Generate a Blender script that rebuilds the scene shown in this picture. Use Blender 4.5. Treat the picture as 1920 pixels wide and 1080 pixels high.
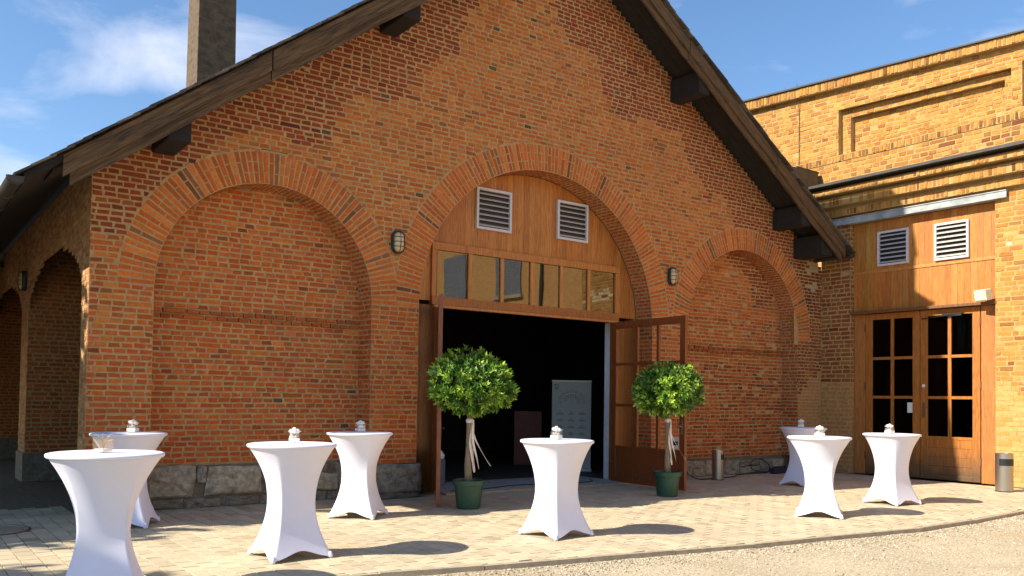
import bpy, bmesh, math, random
import numpy as np
from mathutils import Matrix, Vector
random.seed(7); RNG = np.random.default_rng(11)
R = math.radians
scene = bpy.context.scene
for o in list(bpy.data.objects): bpy.data.objects.remove(o)
COL = scene.collection

# ------------------------------------------------------------------ camera
YAW, PIT, ROLL, FPX, CY = 0.635442, 0.0306328, 0.0141592, 1609.4, 698.23
def cam_axes(yaw, p, r):
    f = np.array([math.sin(yaw)*math.cos(p), math.cos(yaw)*math.cos(p), math.sin(p)])
    rt = np.array([math.cos(yaw), -math.sin(yaw), 0.0]); up = np.cross(rt, f)
    return math.cos(r)*rt+math.sin(r)*up, -math.sin(r)*rt+math.cos(r)*up, f
CR, CU, CF = cam_axes(YAW, PIT, ROLL)
CPOS = np.array([0, 0, 1.58])
cd = bpy.data.cameras.new('camera'); cam = bpy.data.objects.new('camera', cd); COL.objects.link(cam)
m = Matrix.Identity(4)
for i in range(3):
    m[i][0] = CR[i]; m[i][1] = CU[i]; m[i][2] = -CF[i]; m[i][3] = CPOS[i]
cam.matrix_world = m
cd.sensor_width = 36; cd.lens = FPX/1920*36; cd.shift_y = (CY-540)/1920
cd.clip_start = 0.1; cd.clip_end = 2000
scene.camera = cam
def proj(P):
    v = np.asarray(P, float)-CPOS; w = v@CF
    return 960+FPX*(v@CR)/w, CY-FPX*(v@CU)/w, w

# ------------------------------------------------------------------ sky, sun, exposure
SUN_AZ, SUN_EL = -11.5, 37.5                     # shadows run along +x, a little towards the camera
tosun = Vector((-math.cos(R(SUN_AZ))*math.cos(R(SUN_EL)), -math.sin(R(SUN_AZ))*math.cos(R(SUN_EL)), math.sin(R(SUN_EL))))
w = bpy.data.worlds.new('World'); scene.world = w; w.use_nodes = True
nt = w.node_tree; nt.nodes.clear()
def N(t, **k):
    n = nt.nodes.new(t)
    for a, b in k.items(): setattr(n, a, b)
    return n
sky = N('ShaderNodeTexSky', sky_type='NISHITA', sun_disc=False, sun_elevation=R(SUN_EL), sun_rotation=math.atan2(tosun.x, tosun.y), altitude=400, air_density=1.0, dust_density=0.4, ozone_density=2.2)
geo = N('ShaderNodeTexCoord')
mp = N('ShaderNodeMapping'); mp.inputs['Scale'].default_value = (3.2, 3.2, 9.0); mp.inputs['Location'].default_value = (7.6, 6.82, 3.79)
no = N('ShaderNodeTexNoise'); no.inputs['Scale'].default_value = 1.15; no.inputs['Detail'].default_value = 9; no.inputs['Roughness'].default_value = 0.56; no.inputs['Distortion'].default_value = 0.35
rp = N('ShaderNodeValToRGB'); rp.color_ramp.elements[0].position = 0.56; rp.color_ramp.elements[1].position = 0.84
rp.color_ramp.elements[0].color = (0, 0, 0, 1); rp.color_ramp.elements[1].color = (0.8, 0.8, 0.8, 1)
mx = N('ShaderNodeMixRGB'); mx.inputs[2].default_value = (5.3, 5.45, 6.2, 1)
bgn = N('ShaderNodeBackground'); bgn.inputs['Strength'].default_value = 0.105
ow = N('ShaderNodeOutputWorld')
L = nt.links.new
L(geo.outputs['Generated'], mp.inputs['Vector']); L(mp.outputs['Vector'], no.inputs['Vector'])
# a few cloud banks, as directions in the sky, thickening the scattered wisps
acc = no.outputs['Fac']
for (px_, py_, rad_, amp_) in ((300, 60, .20, .17), (240, 120, .12, .12), (440, 95, .16, .17), (120, 215, .19, .20), (10, 330, .17, .20), (1850, 60, .26, .13), (1700, 120, .2, .10)):
    d_ = (px_-960)/FPX*CR-(py_-CY)/FPX*CU+CF; d_ = d_/np.linalg.norm(d_)
    vm = N('ShaderNodeVectorMath', operation='MULTIPLY'); vm.inputs[1].default_value = (1.4, 1.4, 3.4); L(geo.outputs['Generated'], vm.inputs[0])
    vd = N('ShaderNodeVectorMath', operation='DISTANCE'); vd.inputs[1].default_value = tuple(d_*np.array((1.4, 1.4, 3.4))); L(vm.outputs[0], vd.inputs[0])
    mr_ = N('ShaderNodeMapRange', interpolation_type='SMOOTHSTEP'); mr_.inputs['From Min'].default_value = 0; mr_.inputs['From Max'].default_value = rad_*1.5; mr_.inputs['To Min'].default_value = amp_*.5; mr_.inputs['To Max'].default_value = 0; L(vd.outputs['Value'], mr_.inputs['Value'])
    ad_ = N('ShaderNodeMath', operation='ADD'); L(acc, ad_.inputs[0]); L(mr_.outputs[0], ad_.inputs[1]); acc = ad_.outputs[0]
L(acc, rp.inputs['Fac'])
hs = N('ShaderNodeHueSaturation'); hs.inputs['Saturation'].default_value = 1.12; L(sky.outputs['Color'], hs.inputs['Color'])
L(rp.outputs['Color'], mx.inputs[0]); L(hs.outputs['Color'], mx.inputs[1]); L(mx.outputs['Color'], bgn.inputs['Color']); L(bgn.outputs['Background'], ow.inputs['Surface'])
sl = bpy.data.lights.new('sun', 'SUN'); sl.energy = 4.6; sl.angle = R(0.53); sl.color = (1.0, 0.90, 0.74)
so = bpy.data.objects.new('sun', sl); COL.objects.link(so); so.rotation_euler = tosun.to_track_quat('Z', 'Y').to_euler(); so.location = tosun*60
scene.view_settings.view_transform = 'Standard'; scene.view_settings.look = 'None'
scene.view_settings.exposure = 0.96; scene.view_settings.gamma = 1.0; scene.view_settings.use_curve_mapping = False
scene.cycles.max_bounces = 8; scene.cycles.diffuse_bounces = 4; scene.cycles.transparent_max_bounces = 16
scene.cycles.use_denoising = True

# ------------------------------------------------------------------ materials
MATS = {}
def add_stain(M, col, z0, z1, scale=5.):
    """grey damp staining rising unevenly from the foot of a door"""
    t = M.node_tree; b = t.nodes['Principled BSDF']; k = t.links.new; src = b.inputs['Base Color'].links[0].from_socket
    ge = t.nodes.new('ShaderNodeNewGeometry'); sp = t.nodes.new('ShaderNodeSeparateXYZ'); nz = t.nodes.new('ShaderNodeTexNoise'); nz.inputs['Scale'].default_value = scale; nz.inputs['Detail'].default_value = 5
    mu = t.nodes.new('ShaderNodeMath'); mu.operation = 'MULTIPLY_ADD'; mu.inputs[1].default_value = -.6; mr = t.nodes.new('ShaderNodeMapRange'); mr.inputs['From Min'].default_value = z1-.3; mr.inputs['From Max'].default_value = z0-.3; mr.inputs['To Max'].default_value = .85
    mx_ = t.nodes.new('ShaderNodeMixRGB'); mx_.inputs[2].default_value = (*col, 1)
    k(ge.outputs['Position'], sp.inputs[0]); k(ge.outputs['Position'], nz.inputs['Vector']); k(nz.outputs['Fac'], mu.inputs[0]); k(sp.outputs['Z'], mu.inputs[2]); k(mu.outputs[0], mr.inputs['Value']); k(mr.outputs[0], mx_.inputs[0]); k(src, mx_.inputs[1]); k(mx_.outputs[0], b.inputs['Base Color'])
def mat(name, col=(.5, .5, .5), rough=.8, metal=0., noise=0., nscale=8., bump=0., bscale=60., attr=None, stretch=None, dark=None, spec=None, wave=False, trans=0., objc=False):
    if name in MATS: return MATS[name]
    M = bpy.data.materials.new(name); M.use_nodes = True; t = M.node_tree; b = t.nodes['Principled BSDF']
    MATS[name] = M
    b.inputs['Roughness'].default_value = rough; b.inputs['Metallic'].default_value = metal
    if spec is not None: b.inputs['Specular IOR Level'].default_value = spec
    if trans: b.inputs['Subsurface Weight'].default_value = 0
    k = t.links.new
    def node(ty, **kw):
        n = t.nodes.new(ty)
        for a, v in kw.items(): setattr(n, a, v)
        return n
    if attr:
        a = node('ShaderNodeAttribute', attribute_name=attr); src = a.outputs['Color']
    else:
        a = node('ShaderNodeRGB'); a.outputs[0].default_value = (*col, 1); src = a.outputs[0]
    tc = node('ShaderNodeTexCoord' if objc else 'ShaderNodeNewGeometry'); vec = tc.outputs['Object' if objc else 'Position']
    if stretch:
        mpn = node('ShaderNodeMapping'); mpn.inputs['Scale'].default_value = stretch; k(vec, mpn.inputs['Vector']); vec = mpn.outputs['Vector']
    if noise:
        n1 = node('ShaderNodeTexNoise'); n1.inputs['Scale'].default_value = nscale; n1.inputs['Detail'].default_value = 6; n1.inputs['Roughness'].default_value = .62; k(vec, n1.inputs['Vector'])
        if wave: n1.inputs['Distortion'].default_value = 1.2
        mr = node('ShaderNodeMapRange'); mr.inputs['From Min'].default_value = .28; mr.inputs['From Max'].default_value = .72
        mr.inputs['To Min'].default_value = 1-noise; mr.inputs['To Max'].default_value = 1+noise*.8; k(n1.outputs['Fac'], mr.inputs['Value'])
        ml = node('ShaderNodeVectorMath', operation='SCALE'); k(src, ml.inputs[0]); k(mr.outputs[0], ml.inputs['Scale']); src = ml.outputs[0]
        if dark:
            n2 = node('ShaderNodeTexNoise'); n2.inputs['Scale'].default_value = dark[1]; n2.inputs['Detail'].default_value = 4; k(vec, n2.inputs['Vector'])
            r2 = node('ShaderNodeMapRange'); r2.inputs['From Min'].default_value = .5; r2.inputs['From Max'].default_value = .75; r2.inputs['To Max'].default_value = dark[2]; k(n2.outputs['Fac'], r2.inputs['Value'])
            m2 = node('ShaderNodeMixRGB'); m2.inputs[2].default_value = (*dark[0], 1); k(r2.outputs[0], m2.inputs[0]); k(src, m2.inputs[1]); src = m2.outputs[0]
    k(src, b.inputs['Base Color'])
    if bump:
        n3 = node('ShaderNodeTexNoise'); n3.inputs['Scale'].default_value = bscale; n3.inputs['Detail'].default_value = 5; k(vec, n3.inputs['Vector'])
        bp = node('ShaderNodeBump'); bp.inputs['Strength'].default_value = bump; bp.inputs['Distance'].default_value = .01; k(n3.outputs['Fac'], bp.inputs['Height']); k(bp.outputs['Normal'], b.inputs['Normal'])
    return M
def glass(name, base=.06, tint=(1, 1, 1)):
    if name in MATS: return MATS[name]
    M = bpy.data.materials.new(name); M.use_nodes = True; t = M.node_tree; t.nodes.clear(); MATS[name] = M
    o = t.nodes.new('ShaderNodeOutputMaterial'); mxs = t.nodes.new('ShaderNodeMixShader'); tr = t.nodes.new('ShaderNodeBsdfTransparent'); gl = t.nodes.new('ShaderNodeBsdfGlossy')
    lw = t.nodes.new('ShaderNodeLayerWeight'); lw.inputs['Blend'].default_value = .5; fr = t.nodes.new('ShaderNodeMath'); fr.operation = 'POWER'; fr.inputs[1].default_value = 5
    t.links.new(lw.outputs['Facing'], fr.inputs[0]); ad = t.nodes.new('ShaderNodeMath'); ad.operation = 'ADD'; ad.use_clamp = True; ad.inputs[1].default_value = base
    gl.inputs['Roughness'].default_value = 0.0; tr.inputs['Color'].default_value = (*tint, 1)
    nz = t.nodes.new('ShaderNodeTexNoise'); nz.inputs['Scale'].default_value = 1.3; bp = t.nodes.new('ShaderNodeBump'); bp.inputs['Strength'].default_value = .018; bp.inputs['Distance'].default_value = .05
    ge = t.nodes.new('ShaderNodeNewGeometry')
    k = t.links.new; k(ge.outputs['Position'], nz.inputs['Vector']); k(nz.outputs['Fac'], bp.inputs['Height']); k(bp.outputs['Normal'], gl.inputs['Normal'])
    k(fr.outputs[0], ad.inputs[0]); k(ad.outputs[0], mxs.inputs[0]); k(tr.outputs[0], mxs.inputs[1]); k(gl.outputs[0], mxs.inputs[2]); k(mxs.outputs[0], o.inputs[0])
    return M
M_BRICK = mat('brick', attr='bcol', rough=.92, noise=.28, nscale=22, bump=.5, bscale=90, dark=((.22, .10, .045), 3.1, .25))
M_BRICKY = mat('brick_annex', attr='bcol', rough=.92, noise=.25, nscale=20, bump=.55, bscale=80, dark=((.30, .15, .06), 2.6, .4))
M_MORT = mat('mortar', (.46, .285, .120), .95, noise=.22, nscale=9, bump=.6, bscale=120, dark=((.34, .20, .10), 1.7, .5))
M_MORTY = mat('mortar_annex', (.45, .295, .115), .95, noise=.22, nscale=9, bump=.6, bscale=120)
M_STONE = mat('plinth_stone', attr='bcol', rough=.9, noise=.5, nscale=14, bump=1.0, bscale=30, dark=((.10, .08, .055), 6, .7))
M_PAVE = mat('paver', attr='bcol', rough=.9, noise=.12, nscale=30, bump=.3, bscale=150, dark=((.40, .31, .20), .9, .30))
M_WOOD = mat('varnished_wood', attr='bcol', rough=.48, noise=.42, nscale=6, bump=.15, bscale=14, stretch=(6, 6, .55), wave=True)
M_WOODD = mat('door_wood', (.24, .062, .016), .42, noise=.4, nscale=6, bump=.12, bscale=14, stretch=(6, 6, .6), wave=True)
M_WOODO = mat('oak_door_wood', (.40, .142, .024), .45, noise=.5, nscale=6, bump=.12, bscale=14, stretch=(6, 6, .55), wave=True)
add_stain(M_WOODO, (.085, .06, .035), .12, .75)
M_RAKE = mat('weathered_board', (.115, .066, .029), .9, noise=.8, nscale=3.4, bump=.8, bscale=9, stretch=(.5, 5, 7), wave=True, dark=((.025, .016, .010), 1.6, .9), objc=True)
M_DARKW = mat('dark_timber', (.018, .013, .010), .9, noise=.4, nscale=6, bump=.4, bscale=20)
M_TILE = mat('roof_tile', attr='bcol', rough=.85, noise=.35, nscale=12, bump=.5, bscale=60)
M_METAL = mat('grey_metal', (.42, .42, .41), .45, .6, noise=.15, nscale=10)
M_STEEL = mat('brushed_steel', (.42, .38, .33), .33, .9, noise=.1, nscale=40)
M_VENT = mat('vent_white', (.60, .57, .58), .5, noise=.1, nscale=20)
M_VENTS = mat('vent_slat', (.50, .46, .42), .5, noise=.15, nscale=20)
M_BLACK = mat('black_plastic', (.012, .013, .015), .45)
M_LAMPG = mat('lamp_green', (.030, .042, .040), .5, noise=.2)
M_LAMPW = mat('lamp_glass', (.62, .47, .27), .35)
M_CLOTH = mat('stretch_cloth', (.76, .755, .87), .8, noise=.03, nscale=4, bump=.12, bscale=320)
M_POT = mat('pot_green', (.020, .075, .042), .42, noise=.2, nscale=14, bump=.1, bscale=60)
M_SOIL = mat('soil', (.04, .028, .018), .95, noise=.5, nscale=60, bump=1, bscale=80)
M_TRUNK = mat('bark', (.26, .20, .12), .9, noise=.35, nscale=30, bump=.6, bscale=60, stretch=(1, 1, .3))
M_RIB = mat('ribbon', (.72, .66, .60), .6)
M_LEAF = mat('laurel_leaf', attr='bcol', rough=.38)
M_TLEAF = mat('tree_leaf', attr='bcol', rough=.6)
M_GRAV = mat('gravel', (.47, .40, .275), .95, noise=.45, nscale=38, bump=1.0, bscale=70, dark=((.36, .28, .165), .7, .75))
M_STN = mat('gravel_stone', attr='bcol', rough=.9, noise=.2, nscale=50)
M_SAND = mat('joint_sand', (.20, .135, .075), .95, noise=.4, nscale=12, bump=.4, bscale=120)
M_KERB = mat('kerb_stone', (.40, .33, .23), .9, noise=.25, nscale=10, bump=.5, bscale=50)
M_CONC = mat('concrete', (.38, .375, .35), .8, noise=.25, nscale=6, bump=.2, bscale=40)
M_TAN = mat('tan_strip', (.42, .31, .20), .8, noise=.3, nscale=10)
M_PLAST = mat('white_plaster', (.70, .68, .70), .8, noise=.15, nscale=6, bump=.2)
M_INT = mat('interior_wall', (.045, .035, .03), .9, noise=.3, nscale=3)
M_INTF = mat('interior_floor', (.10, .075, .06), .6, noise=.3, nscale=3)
M_CHIM = mat('chimney_render', (.105, .072, .042), .95, noise=.5, nscale=3.5, bump=.6, bscale=9, stretch=(1, 1, 1.6))
M_IRON = mat('iron', (.16, .08, .045), .8, noise=.4, nscale=8)
M_BEAM = mat('painted_beam', (.34, .37, .38), .6, noise=.35, nscale=5, bump=.2, dark=((.12, .14, .15), 2.2, .6))
M_FLASH = mat('flashing', (.06, .052, .047), .6, .2, noise=.25, nscale=6)
M_PAPER = mat('paper', (.75, .74, .72), .7)
M_CREAM = mat('cream_plastic', (.68, .58, .42), .5)
M_GLASS = glass('window_glass', .035)
M_TGLASS = glass('transom_glass', .16, (.4, .36, .3))
M_AGLASS = glass('annex_glass', .01, (.6, .6, .6))
M_JAR = glass('jar_glass', .10)
M_PETAL = mat('petal', (.90, .88, .84), .7)
M_GREEN = mat('sprig', (.14, .20, .06), .6)
M_TWIG = mat('twig', (.30, .24, .17), .8)
M_LACE = mat('lace', (.80, .77, .70), .9, noise=.25, nscale=90)
M_COVER = mat('manhole_iron', (.34, .29, .21), .75, .2, noise=.3, nscale=18, bump=.4, bscale=60)
M_BARREL = mat('blue_grey_bin', (.10, .13, .15), .6)

# ------------------------------------------------------------------ mesh builder
class MB:
    def __init__(s): s.v = []; s.f = []; s.c = []; s.n = 0
    def add(s, verts, faces, col=(.5, .5, .5)):
        verts = np.asarray(verts, float).reshape(-1, 3)
        s.v.append(verts); s.f += [tuple(i+s.n for i in f) for f in faces]; s.c += [tuple(col)]*len(faces); s.n += len(verts)
        return s
    def box(s, a, b, col=(.5, .5, .5)):
        (x0, y0, z0), (x1, y1, z1) = [(min(p, q), max(p, q)) for p, q in zip(a, b)] and (tuple(min(p, q) for p, q in zip(a, b)), tuple(max(p, q) for p, q in zip(a, b)))
        return s.add([(x0,y0,z0),(x1,y0,z0),(x1,y1,z0),(x0,y1,z0),(x0,y0,z1),(x1,y0,z1),(x1,y1,z1),(x0,y1,z1)],
                     [(0,3,2,1),(4,5,6,7),(0,1,5,4),(1,2,6,5),(2,3,7,6),(3,0,4,7)], col)
    def prism(s, pts, d, col=(.5, .5, .5)):
        """closed polygon (3d points, ccw seen against d) extruded along -d"""
        p = np.asarray(pts, float); n = len(p); q = p-np.asarray(d, float)
        return s.add(np.vstack([p, q]), [tuple(range(n)), tuple(range(2*n-1, n-1, -1))]+[(i, i+n, (i+1) % n+n, (i+1) % n) for i in range(n)], col)
    def lathe(s, prof, n=24, c=(0, 0, 0), col=(.5, .5, .5), cap=True):
        vs = []; fs = []
        for (r, z) in prof:
            for k in range(n):
                a = 2*math.pi*k/n; vs.append((c[0]+r*math.cos(a), c[1]+r*math.sin(a), c[2]+z))
        for j in range(len(prof)-1):
            for k in range(n):
                k2 = (k+1) % n; fs.append((j*n+k, j*n+k2, (j+1)*n+k2, (j+1)*n+k))
        if cap:
            fs.append(tuple(range(n-1, -1, -1))); fs.append(tuple((len(prof)-1)*n+k for k in range(n)))
        return s.add(vs, fs, col)
    def tube(s, path, rad, n=8, col=(.5, .5, .5)):
        path = [Vector(p) for p in path]; m_ = len(path)
        rr = rad if hasattr(rad, '__len__') else [rad]*m_
        vs = []; fs = []; up = Vector((0.13, 0.21, 1)).normalized()
        for i, p in enumerate(path):
            t = (path[min(i+1, m_-1)]-path[max(i-1, 0)]).normalized()
            a = t.cross(up)
            if a.length < .1: a = t.cross(Vector((1, 0, 0)))
            a.normalize(); b = t.cross(a)
            for k in range(n):
                an = 2*math.pi*k/n; q = p+rr[i]*(math.cos(an)*a+math.sin(an)*b); vs.append(tuple(q))
        for i in range(m_-1):
            for k in range(n):
                k2 = (k+1) % n; fs.append((i*n+k, (i+1)*n+k, (i+1)*n+k2, i*n+k2))
        fs.append(tuple(range(n))); fs.append(tuple((m_-1)*n+k for k in range(n-1, -1, -1)))
        return s.add(vs, fs, col)
    def mesh(s, name):
        me = bpy.data.meshes.new(name)
        v = np.vstack(s.v) if s.v else np.zeros((0, 3))
        me.from_pydata(v.tolist(), [], s.f); 
        at = me.attributes.new('bcol', 'FLOAT_COLOR', 'FACE')
        c = np.ones((len(s.f), 4)); c[:, :3] = np.array(s.c).reshape(-1, 3); at.data.foreach_set('color', c.ravel())
        me.update(); return me
WL = {}
def wloc(p):
    return WL.get(p.name, Vector((0, 0, 0)))
def empty(name, loc, label, cat, group=None, rz=0):
    o = bpy.data.objects.new(name, None); COL.objects.link(o); o.location = loc; o.rotation_euler = (0, 0, rz); o.empty_display_size = .2
    WL[o.name] = Vector(loc); o['label'] = label; o['category'] = cat
    if group: o['group'] = group
    return o
def obj(name, mb, material, parent=None, local=False, smooth=False, kind=None, label=None, cat=None, group=None, M=None):
    me = mb.mesh(name) if isinstance(mb, MB) else mb
    if material and not me.materials: me.materials.append(material)
    o = bpy.data.objects.new(name, me); COL.objects.link(o)
    if smooth: me.polygons.foreach_set('use_smooth', [True]*len(me.polygons))
    if parent:
        o.parent = parent
        if not local: o.matrix_parent_inverse = Matrix.Translation(-wloc(parent))
    if M is not None: o.matrix_basis = M
    if kind: o['kind'] = kind
    if label: o['label'] = label
    if cat: o['category'] = cat
    if group: o['group'] = group
    return o
def bevel(o, wd=.006, seg=2):
    b = o.modifiers.new('bevel', 'BEVEL'); b.width = wd; b.segments = seg; b.limit_method = 'ANGLE'; return o

# ------------------------------------------------------------------ bricks: quads with chamfered, uneven, proud faces
class Bricks:
    def __init__(s): s.C = []; s.N = []; s.p = []; s.c = []
    def add(s, corners, nrm, proud, col): s.C.append(corners); s.N.append(nrm); s.p.append(proud); s.c.append(col)
    def arrays(s): return np.array(s.C, float), np.array(s.N, float), np.array(s.p, float), np.array(s.c, float)
def brick_mesh(name, C, Nn, p, c, d=.006, jit=.0055, back=.02):
    n = len(C); rng = np.random.default_rng(len(name)+n)
    cen = C.mean(1, keepdims=True)
    u = C[:, 1]-C[:, 0]; v = C[:, 3]-C[:, 0]
    un = u/np.linalg.norm(u, axis=1, keepdims=True); vn = v/np.linalg.norm(v, axis=1, keepdims=True)
    Cj = C+rng.normal(0, jit, (n, 4, 1))*un[:, None]+rng.normal(0, jit*.7, (n, 4, 1))*vn[:, None]
    uf = np.array([1, -1, -1, 1])[None, :, None]; vf = np.array([1, 1, -1, -1])[None, :, None]
    Fr = Cj+d*uf*un[:, None]+d*vf*vn[:, None]+Nn[:, None]*(p[:, None, None]+rng.normal(0, .0012, (n, 4, 1)))
    Bk = Cj-Nn[:, None]*back
    V = np.concatenate([Bk, Fr], 1).reshape(-1, 3)
    base = (np.arange(n)*8)[:, None, None]
    F = np.array([[4, 5, 6, 7], [0, 1, 5, 4], [1, 2, 6, 5], [2, 3, 7, 6], [3, 0, 4, 7]])[None]+base
    F = F.reshape(-1, 4)
    me = bpy.data.meshes.new(name)
    me.vertices.add(len(V)); me.vertices.foreach_set('co', V.ravel())
    me.loops.add(F.size); me.loops.foreach_set('vertex_index', F.ravel())
    me.polygons.add(len(F)); me.polygons.foreach_set('loop_start', np.arange(len(F))*4); me.polygons.foreach_set('loop_total', np.full(len(F), 4))
    at = me.attributes.new('bcol', 'FLOAT_COLOR', 'FACE')
    cc = np.ones((n, 5, 4)); cc[:, :, :3] = c[:, None]; at.data.foreach_set('color', cc.ravel())
    me.update(calc_edges=True); me.validate()
    me.polygons.foreach_set('use_smooth', [False]*len(me.polygons))
    return me
UNIT = {}
def unit_brick(name, taper, col, material, back, chm=(.04, .09)):
    key = (name, round(taper, 2), tuple(np.round(col, 3)), material.name)
    if key not in UNIT:
        t = round(taper, 2); b0 = 1/(1+t); b1 = t/(1+t)
        C = np.array([[[-b0, -.5, 0], [b0, -.5, 0], [b1, .5, 0], [-b1, .5, 0]]])
        rng = np.random.default_rng(abs(hash(key)) % 9999 if False else len(UNIT))
        C[0, :, 0] += rng.normal(0, .7*chm[0], 4); C[0, :, 1] += rng.normal(0, .5*chm[1], 4)
        vs = []; 
        for q in C[0]: vs.append((q[0], q[1], -back))
        for q, (su, sv) in zip(C[0], ((1, 1), (-1, 1), (-1, -1), (1, -1))): vs.append((q[0]+su*chm[0], q[1]+sv*chm[1], 0))
        mb = MB().add(vs, [(4, 5, 6, 7), (0, 1, 5, 4), (1, 2, 6, 5), (2, 3, 7, 6), (3, 0, 4, 7)], col)
        me = mb.mesh(name); me.materials.append(material); UNIT[key] = me
    return UNIT[key]
TABLE_BOX = [(80, 835, 310, 1080), (160, 800, 312, 1000), (455, 800, 632, 1065), (605, 785, 735, 985), (968, 800, 1112, 1020), (1455, 780, 1600, 985), (1614, 790, 1732, 960), (785, 660, 965, 960), (1180, 670, 1320, 940), (1150, 580, 1312, 930)]
def emit_bricks(B, single, rest, material, parent, n=300, back=.02, jit=.0055, chm=(.04, .09), d=.006):
    """the n pieces that show largest become objects of their own, the others one part"""
    C, Nn, p, c = B.arrays(); cen = C.mean(1)
    x, y, wd = proj(cen); area = np.linalg.norm(np.cross(C[:, 1]-C[:, 0], C[:, 3]-C[:, 0]), axis=1)
    dv = CPOS-cen; dist = np.linalg.norm(dv, axis=1); face = np.einsum('ij,ij->i', dv, Nn)/dist
    sc = area*face/dist**2; bad = (x < 4) | (x > 1916) | (y < 4) | (y > 1076) | (wd < 0) | (face <= .05)
    for (a, b, c2, d2) in TABLE_BOX: bad |= (x > a) & (x < c2) & (y > b) & (y < d2)
    sc[bad] = 0
    o = np.argsort(-sc)[:n]; o = o[sc[o] > 0]
    pal = None
    if len(o):
        k = max(1, len(o)//14); pal = c[o][np.argsort(c[o].sum(1))][::k]
    for i in o:
        q = C[i]; U = ((q[1]-q[0])+(q[2]-q[3]))/2; V = ((q[3]-q[0])+(q[2]-q[1]))/2
        tp = np.linalg.norm(q[2]-q[3])/np.linalg.norm(q[1]-q[0])
        col = pal[np.argmin(((pal-c[i])**2).sum(1))]
        me = unit_brick(single, tp, col, material, back+.006, chm)
        M = Matrix.Identity(4); pos = cen[i]+Nn[i]*p[i]
        for r in range(3): M[r][0] = U[r]; M[r][1] = V[r]; M[r][2] = Nn[i][r]; M[r][3] = pos[r]
        obj(single, me, None, parent, M=M)
    keep = np.ones(len(C), bool); keep[o] = False
    if keep.any():
        me = brick_mesh(rest, C[keep], Nn[keep], p[keep], c[keep], back=back, jit=jit, d=d)
        r = obj(rest, me, material, parent); r['kind'] = 'stuff'
def sub(iv, a, b):
    out = []
    for (p, q) in iv:
        if b <= p or a >= q: out.append((p, q)); continue
        if a > p: out.append((p, a))
        if b < q: out.append((b, q))
    return out
def courses(B, Mo, O, U, Nn, z0, z1, ivfn, colfn, ch=.077, head=.143, stretchers=.09, joint=.0145, proud=.005, sag=.006, off=0., seed=1, mort=.0, zwarp=None):
    """brick courses on the plane O + u U + z Z; ivfn(z) gives the filled u-intervals; Mo takes the mortar bed behind"""
    rng = random.Random(seed); O = np.array(O, float); U = np.array(U, float); Nn = np.array(Nn, float)
    flip = np.dot(np.cross(U, (0, 0, 1)), Nn) < 0
    nrow = int(round((z1-z0)/ch))
    for r in range(nrow):
        za = z0+r*ch; zb = za+ch; zm = (za+zb)/2
        for (a, b) in ivfn(zm):
            if b-a < .02: continue
            if Mo is not None:
                zz = zwarp or (lambda z, u: z)
                P = [O+U*a+np.array([0, 0, zz(za, a)-O[2]]), O+U*b+np.array([0, 0, zz(za, b)-O[2]]), O+U*b+np.array([0, 0, zz(zb, b)-O[2]]), O+U*a+np.array([0, 0, zz(zb, a)-O[2]])]
                P = [np.array(q)+Nn*mort for q in P]
                Mo.add(P, [(3, 2, 1, 0)] if flip else [(0, 1, 2, 3)])
            u = a-(rng.random()*.1 if r % 2 else head*.5)*(1 if a > -1e8 else 0)
            u = a-rng.random()*head*.9
            while u < b:
                wd = (head*2+joint if rng.random() < stretchers else head)*rng.uniform(.93, 1.07)
                ua = max(u, a+.002); ub = min(u+wd, b-.002); u += wd+joint
                if ub-ua < .03: continue
                um = (ua+ub)/2
                s = sag*(math.sin(um*1.7+r*.31)+.6*math.sin(um*4.1+r*1.3))*.6+rng.gauss(0, .0012)
                ht = ch-joint
                zl = za+joint/2+s; zh = zl+ht*rng.uniform(.94, 1.05)
                if zwarp:
                    c4 = [(ua, zwarp(zl, ua)), (ub, zwarp(zl, ub)), (ub, zwarp(zh, ub)), (ua, zwarp(zh, ua))]
                else: c4 = [(ua, zl), (ub, zl), (ub, zh), (ua, zh)]
                if flip: c4 = [c4[1], c4[0], c4[3], c4[2]]
                cs = [O+U*q[0]+np.array([0, 0, q[1]-O[2]]) for q in c4]
                cl, pr = colfn(um, zm, rng)
                B.add(cs, Nn, proud*rng.uniform(.3, 1.5)+pr, cl)

# ------------------------------------------------------------------ ground
GAB = 11.87; REC = 12.30; XL, XR = 2.10, 17.75; XC = 9.50
ANX = 17.75
g = MB(); 
gs = 500
g.add([(-gs, -gs, -.13), (gs, -gs, -.13), (gs, gs, -.13), (-gs, gs, -.13)], [(0, 1, 2, 3)])
obj('ground', g, M_GRAV, kind='structure', label='pale sandy gravel yard in front of the paving')
# gravel yard proper (uneven sheet) up to the kerb
KERB = [(-14, 6.7), (-6, 6.9), (0, 7.12), (2.2, 7.05), (3.65, 6.90), (4.64, 6.68), (5.77, 6.48), (7.87, 6.10), (9.31, 5.94), (10.78, 5.74), (12.16, 5.74), (13.89, 5.84), (15.4, 6.0), (17.75, 6.35)]
def kerb_y(x):
    for (a, b), (c, d) in zip(KERB, KERB[1:]):
        if a <= x <= c: return b+(d-b)*(x-a)/(c-a)
    return KERB[-1][1]
rng = random.Random(5)
def hills(x, y): return -.105+.022*math.sin(x*1.3+.7*y)+.016*math.sin(2.7*x-1.9*y+1)+.012*math.sin(5.1*x+4.3*y)
gm = MB(); nx, ny = 150, 60; vs = []
for j in range(ny+1):
    for i in range(nx+1):
        x = -3+21*i/nx; yk = kerb_y(x)+.02; t = j/ny; y = yk-t*t*9.0
        e_ = math.exp(-(yk-y)*2.5); vs.append((x, y, max(-.125, (hills(x, y)+.105)*(1-e_)-.105+.062*e_+.008*rng.random())))
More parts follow.
